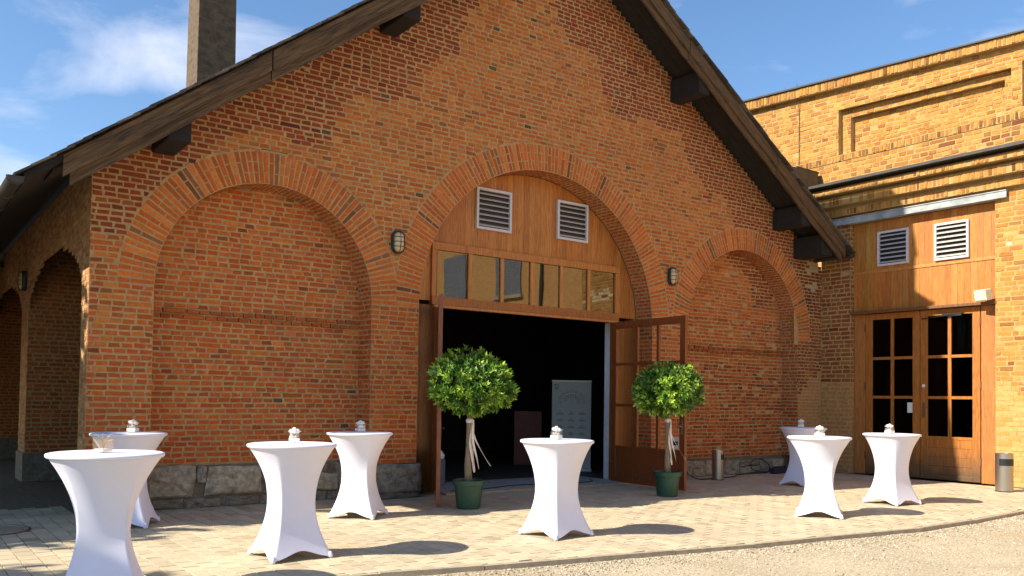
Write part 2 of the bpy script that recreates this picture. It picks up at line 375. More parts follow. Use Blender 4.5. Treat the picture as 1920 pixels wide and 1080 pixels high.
gm.add(vs, [(j*(nx+1)+i, (j+1)*(nx+1)+i, (j+1)*(nx+1)+i+1, j*(nx+1)+i+1) for j in range(ny) for i in range(nx)])
obj('gravel_yard', gm, M_GRAV, kind='structure', smooth=True)
# loose stones
st = MB()
for k in range(26000):
    x = rng.uniform(1.5, 16.5); yk = kerb_y(x); t = rng.random(); y = yk-.03-(t**1.5)*3.4
    if y < 3.2: continue
    s = rng.uniform(.005, .012)*(1.8 if rng.random() < .03 else 1)*(1.25 if t < .2 else 1); e_ = math.exp(-(yk-y)*2.5); z = (hills(x, y)+.105)*(1-e_)-.105+.062*e_+s*.35
    a = rng.random()*6.28; e = rng.uniform(.5, .9); c0 = rng.choice([(.55, .47, .34), (.46, .38, .26), (.66, .60, .47), (.36, .28, .18), (.52, .44, .31), (.22, .165, .11)])
    P = [(x+s*math.cos(a+q)*rng.uniform(.75, 1.2), y+s*math.sin(a+q)*rng.uniform(.75, 1.2)*.8, z) for q in (0, 1.57, 3.14, 4.71)]
    st.add(P+[(x, y, z+s*e), (x, y, z-s*.5)], [(0, 1, 4), (1, 2, 4), (2, 3, 4), (3, 0, 4)], c0)
obj('gravel_stones', st, M_STN, kind='stuff', label='loose pale gravel stones scattered along the paving edge', cat='gravel')
# paving: sand bed, individual blocks
bed = MB(); xs = np.linspace(-14, 17.75, 120)
bv = [(x, kerb_y(x)+.06, -.008) for x in xs]+[(x, 32.0, -.008) for x in xs]; nb = len(xs)
bed.add(bv, [(i, i+1, nb+i+1, nb+i) for i in range(nb-1)])
pv = obj('paving', bed, M_SAND, kind='structure', label='beige block paving in front of the brick hall')
PB = Bricks(); rng = random.Random(3)
PW, PL = .165, .25
for i in range(int((17.7+4)/PW)):
    x0 = -4+i*PW; y = 5.6-(PL/2 if i % 2 else 0)
    while y < 13.2:
        x1 = x0+PW-.007; ya = max(y, kerb_y(x0)+.075, kerb_y(x1)+.075); yb = y+PL-.007; y += PL
        if x1 > XL and yb > GAB+.42 and not (7.5 < x0 < 11.4): 
            if ya > GAB+.4: continue
        if yb-ya < .05 or (ya > 12.28 and x1 > XL): continue
        if math.hypot(x0+.08-1.05, (ya+yb)/2-11.36) < .43: continue
        k = rng.gauss(0, .07); wv = 0
        base = (.535, .45, .305) if rng.random() > .10 else (.46, .37, .24)
        PB.add([(x0, ya, wv), (x1, ya, wv), (x1, yb, wv), (x0, yb, wv)], (0, 0, 1), rng.gauss(0, .0008), tuple(max(.05, q*(1+k)) for q in base))
for q in PB.p: pass
emit_bricks(PB, 'paving_block', 'paving_blocks', M_PAVE, pv, n=300, back=.03, jit=.0012, chm=(.012, .009), d=.002)
# back-left yard paving beyond (in the shade)
kb = MB()
for (a, b), (c, d) in zip(KERB, KERB[1:]):
    n = max(1, int(math.hypot(c-a, d-b)/.9))
    for i in range(n):
        t0, t1 = i/n, (i+1)/n; p = np.array([a+(c-a)*t0, b+(d-b)*t0]); q = np.array([a+(c-a)*t1, b+(d-b)*t1]); e = (q-p)/np.linalg.norm(q-p); nrm = np.array([-e[1], e[0]])
        p = p+e*.004; q = q-e*.004
        P = [p, q, q+nrm*.07, p+nrm*.07]; z = .004+rng.uniform(-.004, .004)
        m1 = MB(); m1.prism([(*P[0], z), (*P[1], z), (*P[2], z), (*P[3], z)], (0, 0, .16))
        if 1.5 < p[0] < 17: obj('edging_stone', m1, M_KERB, pv)
        else: kb.add(np.vstack(m1.v), m1.f)
obj('edging_rest', kb, M_KERB, pv)['kind'] = 'stuff'
# manhole
mh = MB(); mh.lathe([(.395, -.02), (.395, .012), (.36, .013), (.355, .006), (.335, .006), (.33, .012), (.02, .014)], 40, (1.05, 11.36, 0))
mo = obj('manhole_cover', mh, M_COVER, label='round manhole cover set in the shaded paving left of the hall', cat='manhole')
mr = MB(); mr.lathe([(.40, -.02), (.40, .008), (.425, .008), (.425, -.02)], 40, (1.05, 11.36, 0), cap=False); obj('manhole_ring', mr, M_IRON, mo)

# ------------------------------------------------------------------ brick hall
hall = empty('brick_hall', (XC, GAB, 0), 'large orange brick hall with gabled roof, blind arches and an open arched doorway', 'building')
SPR = 39*.077; RW = .46
ARCHES = [(4.47, 1.59), (9.52, 2.63), (15.0, 1.85)]
RZ, RSL, RSR = 10.29, .750, .650                      # roof top surface falls from the ridge at XC
def roof_z(x): return RZ-(RSL if x < XC else RSR)*abs(x-XC)
def wall_top(x): return roof_z(x)-.20
PAL = [(.50, .112, .015), (.54, .134, .020), (.46, .086, .011), (.48, .118, .022), (.41, .088, .017), (.53, .116, .012), (.47, .093, .010)]
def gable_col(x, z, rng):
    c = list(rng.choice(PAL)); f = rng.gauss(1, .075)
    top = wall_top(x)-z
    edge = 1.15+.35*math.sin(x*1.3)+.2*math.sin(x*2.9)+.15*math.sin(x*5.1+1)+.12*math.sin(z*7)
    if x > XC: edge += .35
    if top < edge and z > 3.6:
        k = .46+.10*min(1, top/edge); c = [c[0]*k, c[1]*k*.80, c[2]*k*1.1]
    elif z > 3.2:
        t = min(1, (z-3.2)/1.6); c = [c[0]*(1-.03*t), c[1]*(1+.28*t), c[2]*(1+.55*t)]
    elif z < 1.9:
        t = min(1, (1.9-z)/1.2); c = [c[0]*(1+.10*t), c[1]*(1-.12*t), c[2]*(1-.28*t)]  # redder low bricks: warm bounce off the ground partly put into the colour
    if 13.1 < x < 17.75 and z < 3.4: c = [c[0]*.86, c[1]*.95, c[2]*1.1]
    q = rng.random()
    if q < .005: c = [.09, .065, .035]
    elif q < .04: c = [c[0]*.58, c[1]*.72, c[2]*.95]
    elif q < .10: c = [c[0]*.76, c[1]*.83, c[2]*.95]
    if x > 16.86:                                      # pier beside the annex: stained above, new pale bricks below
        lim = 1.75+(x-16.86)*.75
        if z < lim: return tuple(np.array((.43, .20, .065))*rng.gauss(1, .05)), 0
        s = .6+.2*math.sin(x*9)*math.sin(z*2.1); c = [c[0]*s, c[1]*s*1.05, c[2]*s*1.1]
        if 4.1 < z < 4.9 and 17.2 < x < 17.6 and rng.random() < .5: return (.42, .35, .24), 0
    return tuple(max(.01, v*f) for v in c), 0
HB = Bricks(); VB = Bricks(); MO = MB()
# mortar annuli need the wall strips to stop just inside the arch rings
def iv_front(z):
    iv = [(max(XL, XC-(RZ-.20-z)/RSL), min(XR, XC+(RZ-.20-z)/RSR))]
    if iv[0][0] >= iv[0][1]: return []
    for cx, r in ARCHES:
        if z < SPR: iv = sub(iv, cx-r, cx+r)
        else:
            q = (r+RW)**2-(z-SPR)**2
            if q > 0: iv = sub(iv, cx-math.sqrt(q), cx+math.sqrt(q))
    if z < .55: iv = sub(iv, XL, 7.0)                   # stone plinth
    return [i for i in iv if i[1]-i[0] > .03]
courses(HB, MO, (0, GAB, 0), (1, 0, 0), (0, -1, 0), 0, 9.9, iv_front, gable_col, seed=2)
def iv_rec(k):
    cx, r = ARCHES[k]
    def f(z):
        q = r if z < SPR else (math.sqrt(max(0, r*r-(z-SPR)**2)))
        lo = .58 if k == 0 else .36
        return [(cx-q, cx+q)] if q > .1 and z > lo else []
    return f
def rec_col(k):
    def f(x, z, rng):
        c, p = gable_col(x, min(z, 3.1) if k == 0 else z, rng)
        if abs(z-2.71) < .075: p = .03; c = tuple(v*.8 for v in c)
        if k == 2:
            if z < 2.4 and rng.random() < .3: c = tuple(v*.6 for v in c)
            p += rng.uniform(-.004, .008)
        return c, p
    return f
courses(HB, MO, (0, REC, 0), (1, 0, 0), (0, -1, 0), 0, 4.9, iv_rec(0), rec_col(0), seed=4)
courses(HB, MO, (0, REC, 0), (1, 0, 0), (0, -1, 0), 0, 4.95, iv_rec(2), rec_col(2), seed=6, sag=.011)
for k_ in (0, 2):
    cx, r = ARCHES[k_]; fan = [(cx-r, REC+.012, .3), (cx+r, REC+.012, .3)]+[(cx+(r+.05)*math.cos(math.pi*i/40), REC+.012, SPR+(r+.05)*math.sin(math.pi*i/40)) for i in range(41)]
    MO.add(fan, [tuple(range(len(fan)))])
# reveals (jambs) of the three openings
for k, (cx, r) in enumerate(ARCHES):
    lo = (.55, .0, .36)[k]
    if k == 1: dep = 12.30
    else: dep = REC
    for sgn in (-1, 1):
        def cf(u, z, rng, xx=cx+sgn*r):
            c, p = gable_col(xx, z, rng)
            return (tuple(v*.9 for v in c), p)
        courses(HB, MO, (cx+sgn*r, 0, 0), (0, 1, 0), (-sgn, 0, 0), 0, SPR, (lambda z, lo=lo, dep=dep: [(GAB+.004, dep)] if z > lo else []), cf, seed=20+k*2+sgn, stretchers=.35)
# arch rings: voussoirs in two or three pieces, soffits in three
SEAM = 6.476
def seam_x(k, x, g):                                   # neighbouring rings meet in an upright joint
    return min(x, SEAM-g) if k == 0 else (max(x, SEAM+g) if k == 1 else x)
rng = random.Random(9)
for k, (cx, r) in enumerate(ARCHES):
    n = int(math.pi*(r+.23)/.0765); da = math.pi/n
    seg = 96; av = []
    for i in range(seg+1):
        a = math.pi*i/seg
        for q in (r, r+RW+.022): av.append((seam_x(k, cx-q*math.cos(a), 0), GAB-.003, SPR+q*math.sin(a)))
    MO.add(av, [(2*i, 2*i+2, 2*i+3, 2*i+1) for i in range(seg)])
    sv = []
    for i in range(seg+1):
        a = math.pi*i/seg
        for yy in (GAB-.003, REC): sv.append((cx-r*math.cos(a), yy, SPR+r*math.sin(a)))
    MO.add(sv, [(2*i+1, 2*i+3, 2*i+2, 2*i) for i in range(seg)])
    for i in range(n):
        a0 = i*da+.0085/r+rng.gauss(0, .0006); a1 = (i+1)*da-.0085/r
        cuts = [[0, .30, .455], [0, .155, .455]][i % 2] if rng.random() < .85 else [0, .155, .305, .455]
        tone = rng.gauss(1, .13); base = rng.choice(PAL)
        if rng.random() < .07: base = (.22, .075, .03)
        hi = min(1, .75+.3*math.sin((i+.5)*da)) if k else 1
        for q0, q1 in zip(cuts, cuts[1:]):
            f = tone*rng.gauss(1, .04); q0 += .006; q1 -= .006
            pt = lambda q, a: (seam_x(k, cx-(r+q)*math.cos(a), .006), GAB-.003, SPR+(r+q)*math.sin(a))
            cs = [pt(q0, a0), pt(q0, a1), pt(q1, a1), pt(q1, a0)]
            if np.linalg.norm(np.subtract(cs[2], cs[1])) < .03 or np.linalg.norm(np.subtract(cs[3], cs[0])) < .03: continue
            VB.add([cs[1], cs[0], cs[3], cs[2]] if False else [cs[0], cs[1], cs[2], cs[3]], (0, -1, 0), .006*rng.uniform(.3, 1.5), tuple(v*f*(1.12 if j == 1 else 1.05) for j, v in enumerate(base)))
        nn = (math.cos((a0+a1)/2), 0, -math.sin((a0+a1)/2))
        ys = [GAB+.006, GAB+.15, GAB+.295, REC] if i % 2 else [GAB+.006, GAB+.08, GAB+.22, GAB+.36, REC]
        for y0, y1 in zip(ys, ys[1:]):
            pt = lambda y, a: (cx-r*math.cos(a), y, SPR+r*math.sin(a))
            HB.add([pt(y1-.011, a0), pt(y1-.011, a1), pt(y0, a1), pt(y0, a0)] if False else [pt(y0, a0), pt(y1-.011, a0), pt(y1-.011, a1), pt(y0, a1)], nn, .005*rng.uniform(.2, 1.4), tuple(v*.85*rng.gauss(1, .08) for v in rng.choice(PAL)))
# left side: corner pier, deep arcade
def side_iv(z):
    iv = [(GAB, 30.0)]
    y = 12.33
    while y < 29:
        half = 2.485; cy = y+half; crown = 3.72; sp = 2.9
        if z < sp: iv = sub(iv, y, y+2*half)
        elif z < crown:
            t = (z-sp)/(crown-sp); hw = half*math.sqrt(max(0, 1-t*t)); iv = sub(iv, cy-hw, cy+hw)
        y += 2*half+.85
    return [i for i in iv if i[1]-i[0] > .02]
def side_col(u, z, rng):
    c = np.array(rng.choice([(.50, .27, .11), (.46, .21, .08), (.55, .33, .15), (.40, .17, .07)]))*rng.gauss(1, .08)
    return tuple(c), 0
courses(HB, MO, (XL, 0, 0), (0, 1, 0), (-1, 0, 0), 0, 4.55, side_iv, side_col, seed=31)
for yy in (17.30, 23.12, 28.94):
    courses(HB, MO, (0, yy, 0), (1, 0, 0), (0, -1, 0), .5, 4.5, lambda z: [(XL, 2.95)], lambda u, z, rng: (tuple(np.array(rng.choice(PAL))*np.array((.85, .95, 1.1))*rng.gauss(1, .1)), 0), seed=int(yy))
MO.add([(2.95, 12.3, 0), (2.95, 30, 0), (2.95, 30, 4.5), (2.95, 12.3, 4.5)], [(0, 3, 2, 1), (0, 1, 2, 3)])
for (a_, b_) in ((6.25, 6.7), (12.45, 12.85), (16.7, 17.0)): MO.add([(a_, GAB+.003, 2.9), (b_, GAB+.003, 2.9), (b_, GAB+.003, 3.9), (a_, GAB+.003, 3.9)], [(0, 1, 2, 3)])
hw = obj('wall_mortar', MO, M_MORT, hall)
body = MB()                                            # wall core behind the front face, leaving the doorway clear
for a_, b_ in (((XL+.9, REC+.02, 0), (7.0, REC+.30, 4.4)), ((12.1, REC+.05, 0), (XR, REC+.30, 4.6))): obj('wall_core', MB().box(a_, b_), M_MORT, hall)
up = MB()
up.prism([(XL+.9, REC+.2, 4.3), (XR-.1, REC+.2, 4.6), (XR-.1, REC+.2, 4.7), (XC, REC+.2, 9.75), (XL+.9, REC+.2, 5.0)], (0, -.3, 0)); obj('gable_core', up, M_INT, hall)
emit_bricks(VB, 'arch_brick', 'arch_bricks', M_BRICK, hall, n=300, chm=(.07, .015), jit=.003)
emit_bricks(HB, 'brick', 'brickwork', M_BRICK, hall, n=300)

# plinth of rough stones
def stone(pts, yface, depth, name, parent, seed, col):
    """an uneven block: outline in the x-z plane, bulging towards -y"""
    rg = random.Random(seed); cx = sum(p[0] for p in pts)/len(pts); cz = sum(p[1] for p in pts)/len(pts)
    ring = []
    for (a, b), (c, d) in zip(pts, pts[1:]+pts[:1]):
        for t in (0, .33, .66): ring.append((a+(c-a)*t+rg.gauss(0, .008), b+(d-b)*t+rg.gauss(0, .008)))
    n = len(ring); vs = [(x, yface+depth, z) for x, z in ring]
    vs += [(x, yface-.004, z) for x, z in ring]
    vs += [(cx+(x-cx)*.86, yface-.035+rg.gauss(0, .008), cz+(z-cz)*.86) for x, z in ring]
    vs += [(cx+(x-cx)*.45, yface-.045+rg.gauss(0, .012), cz+(z-cz)*.45) for x, z in ring]; vs.append((cx, yface-.05, cz))
    fs = []
    for l in range(3):
        for i in range(n):
            j = (i+1) % n; fs.append((l*n+i, l*n+j, (l+1)*n+j, (l+1)*n+i))
    for i in range(n): fs.append((3*n+i, 3*n+(i+1) % n, 4*n))
    return obj(name, MB().add(vs, fs, col), M_STONE, parent, smooth=False)
SC = [(.30, .26, .185), (.38, .31, .21), (.25, .215, .16), (.43, .35, .235)]
left_pl = [[(2.10, .0), (2.86, 0), (2.84, .54), (2.12, .55)]]
for i, p in enumerate(left_pl): stone(p, GAB-.02, .3, 'plinth_stone', hall, i, SC[i % 4])
seam = [(2.90, .13), (3.66, .15), (4.55, .15), (5.25, .16), (6.04, .15)]
tops = [.60, .60, .58, .57, .57]
sp_ = [[(2.92, .16), (3.55, .15), (3.58, .58), (2.92, .60)], [(3.60, .35), (3.72, .32), (3.74, .575), (3.61, .585)], [(3.70, .155), (4.52, .17), (4.50, .56), (3.76, .575)], [(4.55, .35), (4.82, .42), (4.92, .565), (4.54, .57)], [(4.56, .16), (5.3, .17), (5.22, .50), (4.80, .38)],
       [(5.0, .46), (5.5, .43), (5.6, .56), (4.98, .57)], [(5.34, .16), (5.72, .16), (5.74, .41), (5.32, .42)], [(5.76, .16), (6.04, .17), (6.04, .57), (5.66, .57)]]
for i, p in enumerate(sp_): stone(p, REC-.06, .2, 'plinth_stone', hall, 30+i, SC[(i*7+1) % 4])
for i in range(6):
    a = 2.92+i*.53; stone([(a, 0), (a+.5, 0), (a+.51, .13), (a, .14)], REC-.045, .2, 'plinth_stone', hall, 60+i, (.24, .19, .13))
stone([(6.07, .09), (6.96, .09), (6.95, .53), (6.08, .54)], GAB-.03, .42, 'plinth_stone', hall, 80, (.30, .26, .19)); stone([(6.07, 0), (6.96, 0), (6.95, .085), (6.08, .085)], GAB-.015, .42, 'plinth_stone', hall, 81, (.20, .16, .11))
x = 13.2; i = 0
while x < 16.8:
    wd = [.55, .4, .62, .5, .7, .45, .6][i % 7]; x1 = min(16.84, x+wd); zt = .33-.012*(x-13.2)
    if i % 3 == 1:
        stone([(x+.01, 0), (x1-.01, 0), (x1-.01, zt*.55), (x+.01, zt*.5)], REC-.07, .2, 'plinth_stone', hall, 100+i, SC[i % 4]); stone([(x+.01, zt*.53), (x1-.01, zt*.58), (x1-.02, zt), (x+.01, zt)], REC-.06, .2, 'plinth_stone', hall, 120+i, SC[(i+2) % 4])
    else: stone([(x+.01, 0), (x1-.01, 0), (x1-.02, zt), (x+.01, zt+.01)], REC-.065, .2, 'plinth_stone', hall, 100+i, SC[(i+1) % 4])
    x = x1; i += 1
for a_, b_ in (((2.9, REC-.04, 0), (6.06, REC+.02, .585)), ((13.16, REC-.045, 0), (16.85, REC+.02, .37)), ((XL+.01, GAB, 0), (2.87, REC, .55)), ((6.08, GAB, 0), (6.95, REC, .545))): obj('plinth_bed', MB().box(a_, b_), mat('plinth_mortar', (.17, .13, .085), .95, noise=.4, nscale=9, bump=.8, bscale=40), hall)
for yy in (17.28, 23.10): obj('side_plinth', MB().box((XL-.03, yy-.03, 0), (3.0, yy+.9, .5), (.20, .17, .12)), M_STONE, hall)

# roof
RY0, RY1 = GAB-.90, 31.0
for sgn in (-1, 1):
    RS = RSL if sgn < 0 else RSR
    xe = XC+sgn*(8.25 if sgn < 0 else 8.05); rf = MB()
    z0 = RZ-.05; ze = roof_z(xe)-.05
    rf.prism([(XC, RY0+.05, z0), (xe, RY0+.05, ze), (xe, RY0+.05, ze-.10), (XC, RY0+.05, z0-.10)], (0, -(RY1-RY0), 0)) if sgn > 0 else rf.prism([(xe, RY0+.05, ze), (XC, RY0+.05, z0), (XC, RY0+.05, z0-.10), (xe, RY0+.05, ze-.10)], (0, -(RY1-RY0), 0))
    roof = obj('roof', rf, M_DARKW, hall)
    # tiles along the rake
    nT = 46; L0 = (abs(xe-XC)+.03)*math.hypot(1, RS); tm = []
    for v in range(5):
        k = .045+.02*v
        t = MB(); t.add([(0, 0, 0), (.30, 0, .012), (.30, .26, .012), (0, .26, 0), (0, 0, .026), (.30, 0, .036), (.30, .26, .034), (0, .26, .024)], [(0, 3, 2, 1), (4, 5, 6, 7), (0, 1, 5, 4), (1, 2, 6, 5), (2, 3, 7, 6), (3, 0, 4, 7)], (k*1.25, k*1.02, k*.8))
        me = t.mesh('roof_tile'); me.materials.append(M_TILE); tm.append(me)
    ang = math.atan(RS); rg = random.Random(sgn+8)
    for cI in range(3):
        for i in range(nT):
            d = L0-(i+1)*.22+rg.uniform(-.012, .012)
            if d < -.25: continue
            px_ = XC+sgn*(d*math.cos(ang)); pz = RZ-.045-d*math.sin(ang)+rg.uniform(0, .012)
            # local x runs down the slope, tile head up
            ex = Vector((sgn*math.cos(ang), 0, -math.sin(ang))); ey = Vector((0, 1, 0)) if sgn > 0 else Vector((0, -1, 0)); ez = ex.cross(ey)
            M = Matrix.Identity(4)
            y0 = RY0-.03+cI*.262+rg.uniform(-.01, .01)+(0 if sgn > 0 else .26)
            for r in range(3): M[r][0] = ex[r]; M[r][1] = ey[r]; M[r][2] = ez[r]
            M.translation = Vector((px_, y0, pz)); 
            obj('roof_tile', tm[rg.randrange(5)], None, hall, M=M)
    # barge boards (two lapped planks) and soffit planks
    def rake(y0, y1, dz0, dz1, s0, s1, name, mt, wob=0):
        mb = MB(); n = 24; vs = []
        for i in range(n+1):
            s = s0+(s1-s0)*i/n; xx = XC+sgn*s; zr = roof_z(xx); w1 = wob*math.sin(s*3+sgn); 
            for (yy, dz) in ((y0, dz0), (y1, dz0), (y1, dz1+w1), (y0, dz1+w1)): vs.append((xx, yy, zr-dz))
        fs = [(0, 1, 2, 3), tuple(n*4+q for q in (3, 2, 1, 0))]
        for i in range(n):
            for q in range(4): fs.append((i*4+q, (i+1)*4+q, (i+1)*4+(q+1) % 4, i*4+(q+1) % 4))
        M_ = Matrix.Translation(Vector((XC+sgn*s0, y0, roof_z(XC+sgn*s0)))) @ Matrix.Rotation(sgn*math.atan(RS), 4, 'Y')
        Mi = M_.inverted(); vs = [tuple(Mi @ Vector(q)) for q in vs]
        mb.add(vs, fs); o = obj(name, mb, mt, hall, M=M_)
        bm = bmesh.new(); bm.from_mesh(o.data); bmesh.ops.recalc_face_normals(bm, faces=bm.faces); bm.to_mesh(o.data); bm.free(); return o
    for (a, b) in ((0, 2.7), (2.72, 5.4), (5.42, 7.86)):
        rake(RY0+.03, RY0+.075, .075, .33, a, b, 'barge_board', M_RAKE, .008)
        rake(RY0+.08, RY0+.12, .26, .47, a, min(b, 7.78), 'barge_board', M_RAKE, .01)
    for j in range(3):
        rake(RY0+.13+j*.23, RY0+.13+j*.23+.22, .155, .185, 0, 7.95, 'soffit_board', M_DARKW)
    # purlins and wall plate
    for d_, hh in ((3.25, .42), (6.55, .42), (7.35, .44)):
        xx = XC+sgn*d_; zt = roof_z(xx)-.20
        if d_ > 7 and sgn < 0: continue
        if d_ > 7: pb = MB().box((xx-.19, RY0+.16, zt-hh-.02), (xx+.19, GAB+.3, zt))
        else: pb = MB().box((xx-.15, RY0+.14, zt-hh), (xx+.15, GAB+.3, zt+.02))
        bevel(obj('purlin', pb, M_DARKW, hall), .02)
    # gutter
    xg = xe+sgn*.08; zg = roof_z(xe)-.10; gt = MB(); n = 10; vs = []
    for yy in (RY0+.02, RY1):
        for rr in (.085, .078):
            for i in range(n+1):
                a = math.pi+math.pi*i/n; vs.append((xg+rr*math.cos(a), yy, zg+rr*math.sin(a)))
    k1 = n+1
    fs = [(i, i+1, 2*k1+i+1, 2*k1+i) for i in range(n)]+[(k1+i+1, k1+i, 3*k1+i, 3*k1+i+1) for i in range(n)]+[(i, k1+i, k1+i+1, i+1) for i in range(n)]
    gt.add(vs, fs); gt.add([(xg, RY0+.03, zg)]+[(xg+.08*math.cos(math.pi+math.pi*i/n), RY0+.03, zg+.08*math.sin(math.pi+math.pi*i/n)) for i in range(n+1)], [(0, i, i+1) for i in range(1, n+1)])
    gu = obj('gutter', gt, M_FLASH, hall)
    for yy in [RY0+.06+i*.9 for i in range(12)]:
        br = MB(); br.tube([(xg+.09*math.cos(math.pi+math.pi*i/10), yy, zg+.09*math.sin(math.pi+math.pi*i/10)) for i in range(11)]+[(xg-sgn*.0+.09, yy, zg+.03)], .009, 6); obj('gutter_bracket', br, M_FLASH, gu)
rl = MB(); rl.box((XC-.62, GAB-.37, 9.6), (XC+.62, 13.4, 11.95)); rv = obj('ridge_shade_block', rl, M_DARKW, hall)  # unseen box added on the ridge to cast shade on the annex door
rl = MB(); rl.prism([(XC-.75, GAB-.40, 11.9), (XC+.75, GAB-.40, 11.9), (XC, GAB-.40, 12.3)], (0, -2.2, 0)); obj('shade_block_cap', rl, M_FLASH, rv)  # pitched cap of the added shading box
dp = MB(); dp.tube([(2.02, 21.6, 0), (2.02, 21.6, 3.6), (1.6, 21.6, 3.95)], .055, 10); obj('downpipe', dp, M_FLASH, hall)

# ---- doorway infill
FY = REC-.02                                          # front of frame
door_b = []
cx, r = ARCHES[1]
WPAL = [(.46, .168, .032), (.43, .148, .028), (.48, .182, .038), (.39, .130, .024), (.45, .160, .030), (.44, .145, .026)]
rg = random.Random(12)
def board(x0, x1, zlo, zfun, y, th, parent, name='board', k=1.0):
    n = 6; top = [(x0+(x1-x0)*i/n) for i in range(n+1)]
    c = tuple(v*k*rg.gauss(1, .03) for v in rg.choice(WPAL))
    pts = [(x0, y, zlo), (x1, y, zlo)]+[(xx, y, zfun(xx)) for xx in reversed(top)]
    return obj(name, MB().prism(pts, (0, -th, 0), c), M_WOOD, parent)
archz = lambda xx: SPR+math.sqrt(max(.0001, (r-.005)**2-(xx-cx)**2))
x = cx-r+.01
while x < cx+r-.02:
    x1 = min(x+rg.uniform(.115, .14), cx+r-.01)
    mid = (x+x1)/2
    if mid < 7.36 or mid > 11.62: lo = 3.20
    else: lo = 4.19
    if min(archz(x), archz(x1)) > lo+.05 or archz(mid) > lo+.05: board(x+.0015, x1-.0015, lo, lambda q: max(archz(q), lo+.01), FY+.03+rg.uniform(0, .003), .025, hall)
    x = x1
# side panels beside the door below the rail
for (a, b) in ((6.92, 7.18), (7.185, 7.42), (11.57, 11.83), (11.835, 12.12)):
    board(a, b, 0.02, lambda q: 3.13, FY+.035, .03, hall, 'side_panel', .55)
fr = MB(); WO = (.46, .165, .035)
def bar(mb, x0, x1, z0, z1, y0, y1, c=WO): mb.box((x0, y0, z0), (x1, y1, z1), c)
def member(name, *a, c=WO, parent=hall, mt=M_WOOD):
    mb = MB(); bar(mb, *a, c=c); return bevel(obj(name, mb, mt, parent), .006)
member('transom_rail', 7.36, 11.62, 4.06, 4.19, FY-.02, FY+.06)
member('transom_rail', 7.36, 11.62, 3.13, 3.275, FY-.03, FY+.06, c=(.34, .11, .024))
member('transom_rail', 6.92, 12.12, 3.135, 3.19, FY-.035, FY+.04, c=(.30, .10, .022)) if False else None
member('lintel_moulding', 7.40, 11.58, 3.085, 3.128, FY-.05, FY+.05, c=(.52, .20, .05))
member('transom_post', 7.36, 7.45, 3.277, 4.058, FY-.02, FY+.06); member('transom_post', 11.53, 11.62, 3.277, 4.058, FY-.02, FY+.06)
tx = np.linspace(7.45, 11.53, 7)
for i in range(1, 6):
    hwid = .05 if i == 3 else .035
    member('mullion', tx[i]-hwid, tx[i]+hwid, 3.277, 4.058, FY-.012, FY+.05, c=(.52, .20, .045))
for i in range(6):
    mb = MB(); mb.box((tx[i]+.03, FY+.02, 3.28), (tx[i+1]-.03, FY+.026, 4.055)); obj('transom_pane', mb, M_TGLASS, hall)
tb = MB(); tb.box((7.3, FY+.25, 3.2), (11.7, FY+.28, 4.2)); obj('transom_backing', tb, M_INT, hall)
for (a, b) in ((7.42, 7.50), (11.50, 11.565)): member('door_post', a, b, 0, 3.083, FY-.03, FY+.10, c=(.30, .10, .025))
# vents
def vent(parent, frame, slat):
    pass
def make_vent(name, O, U, Nn, wd, ht, parent, ns=7):
    O = np.array(O, float); U = np.array(U, float); Nn = np.array(Nn, float); Z = np.array((0, 0, 1.))
    def slab(a0, a1, b0, b1, d0, d1, mb, tilt=0):
        P = []
        for d in (d0, d1):
            for (a, b) in ((a0, b0), (a1, b0), (a1, b1), (a0, b1)): P.append(O+U*a+Z*(b+(tilt if d == d1 else 0))+Nn*d)
        mb.add(P, [(0, 3, 2, 1), (4, 5, 6, 7), (0, 1, 5, 4), (1, 2, 6, 5), (2, 3, 7, 6), (3, 0, 4, 7)])
    t = .045; f = MB()
    slab(0, wd, 0, t, 0, .05, f); slab(0, wd, ht-t, ht, 0, .05, f); slab(0, t, t, ht-t, 0, .05, f); slab(wd-t, wd, t, ht-t, 0, .05, f)
    bk = MB(); slab(t*.5, wd-t*.5, t*.5, ht-t*.5, -.004, .006, bk)
    fo = obj(name, f, M_VENT, parent); obj('vent_backing', bk, M_BLACK, fo)
    for i in range(ns):
        z = t+.012+(ht-2*t)*i/ns; s = MB(); slab(t*.8, wd-t*.8, z+.035, z+.047, .008, .055, s, -.032)
        obj('slat', s, M_VENTS, fo)
    return fo
VY = FY+.028
make_vent('vent', (8.24, VY, 4.52), (1, 0, 0), (0, -1, 0), .75, .73, hall); make_vent('vent', (10.05, VY, 4.56), (1, 0, 0), (0, -1, 0), .75, .73, hall)
# threshold, white inner reveal
th = MB(); th.box((7.46, 11.95, 0.0), (11.46, 13.4, .035)); obj('threshold_slab', th, M_CONC, hall)
th2 = MB(); th2.box((7.44, 11.83, 0.0), (11.5, 11.945, .03)); obj('threshold_strip', th2, M_TAN, hall)
jw = MB(); jw.box((11.57, 12.36, .0), (11.75, 12.60, 3.1)); obj('inner_reveal', jw, M_PLAST, hall)
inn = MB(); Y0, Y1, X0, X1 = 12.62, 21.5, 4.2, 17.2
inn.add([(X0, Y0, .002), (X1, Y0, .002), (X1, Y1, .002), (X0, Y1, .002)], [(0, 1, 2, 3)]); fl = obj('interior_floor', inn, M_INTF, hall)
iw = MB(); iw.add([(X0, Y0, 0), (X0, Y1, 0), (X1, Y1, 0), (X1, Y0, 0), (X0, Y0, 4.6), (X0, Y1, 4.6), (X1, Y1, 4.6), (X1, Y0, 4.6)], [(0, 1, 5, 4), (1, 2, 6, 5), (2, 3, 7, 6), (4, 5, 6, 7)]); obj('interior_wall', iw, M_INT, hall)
iv2 = MB(); iv2.box((X0, Y0, 0), (7.42, Y0+.06, 4.6)); iv2.box((11.75, Y0, 0), (X1, Y0+.06, 4.6)); iv2.box((7.42, Y0, 3.13), (11.75, Y0+.06, 4.6)); obj('interior_front', iv2, M_INT, hall)

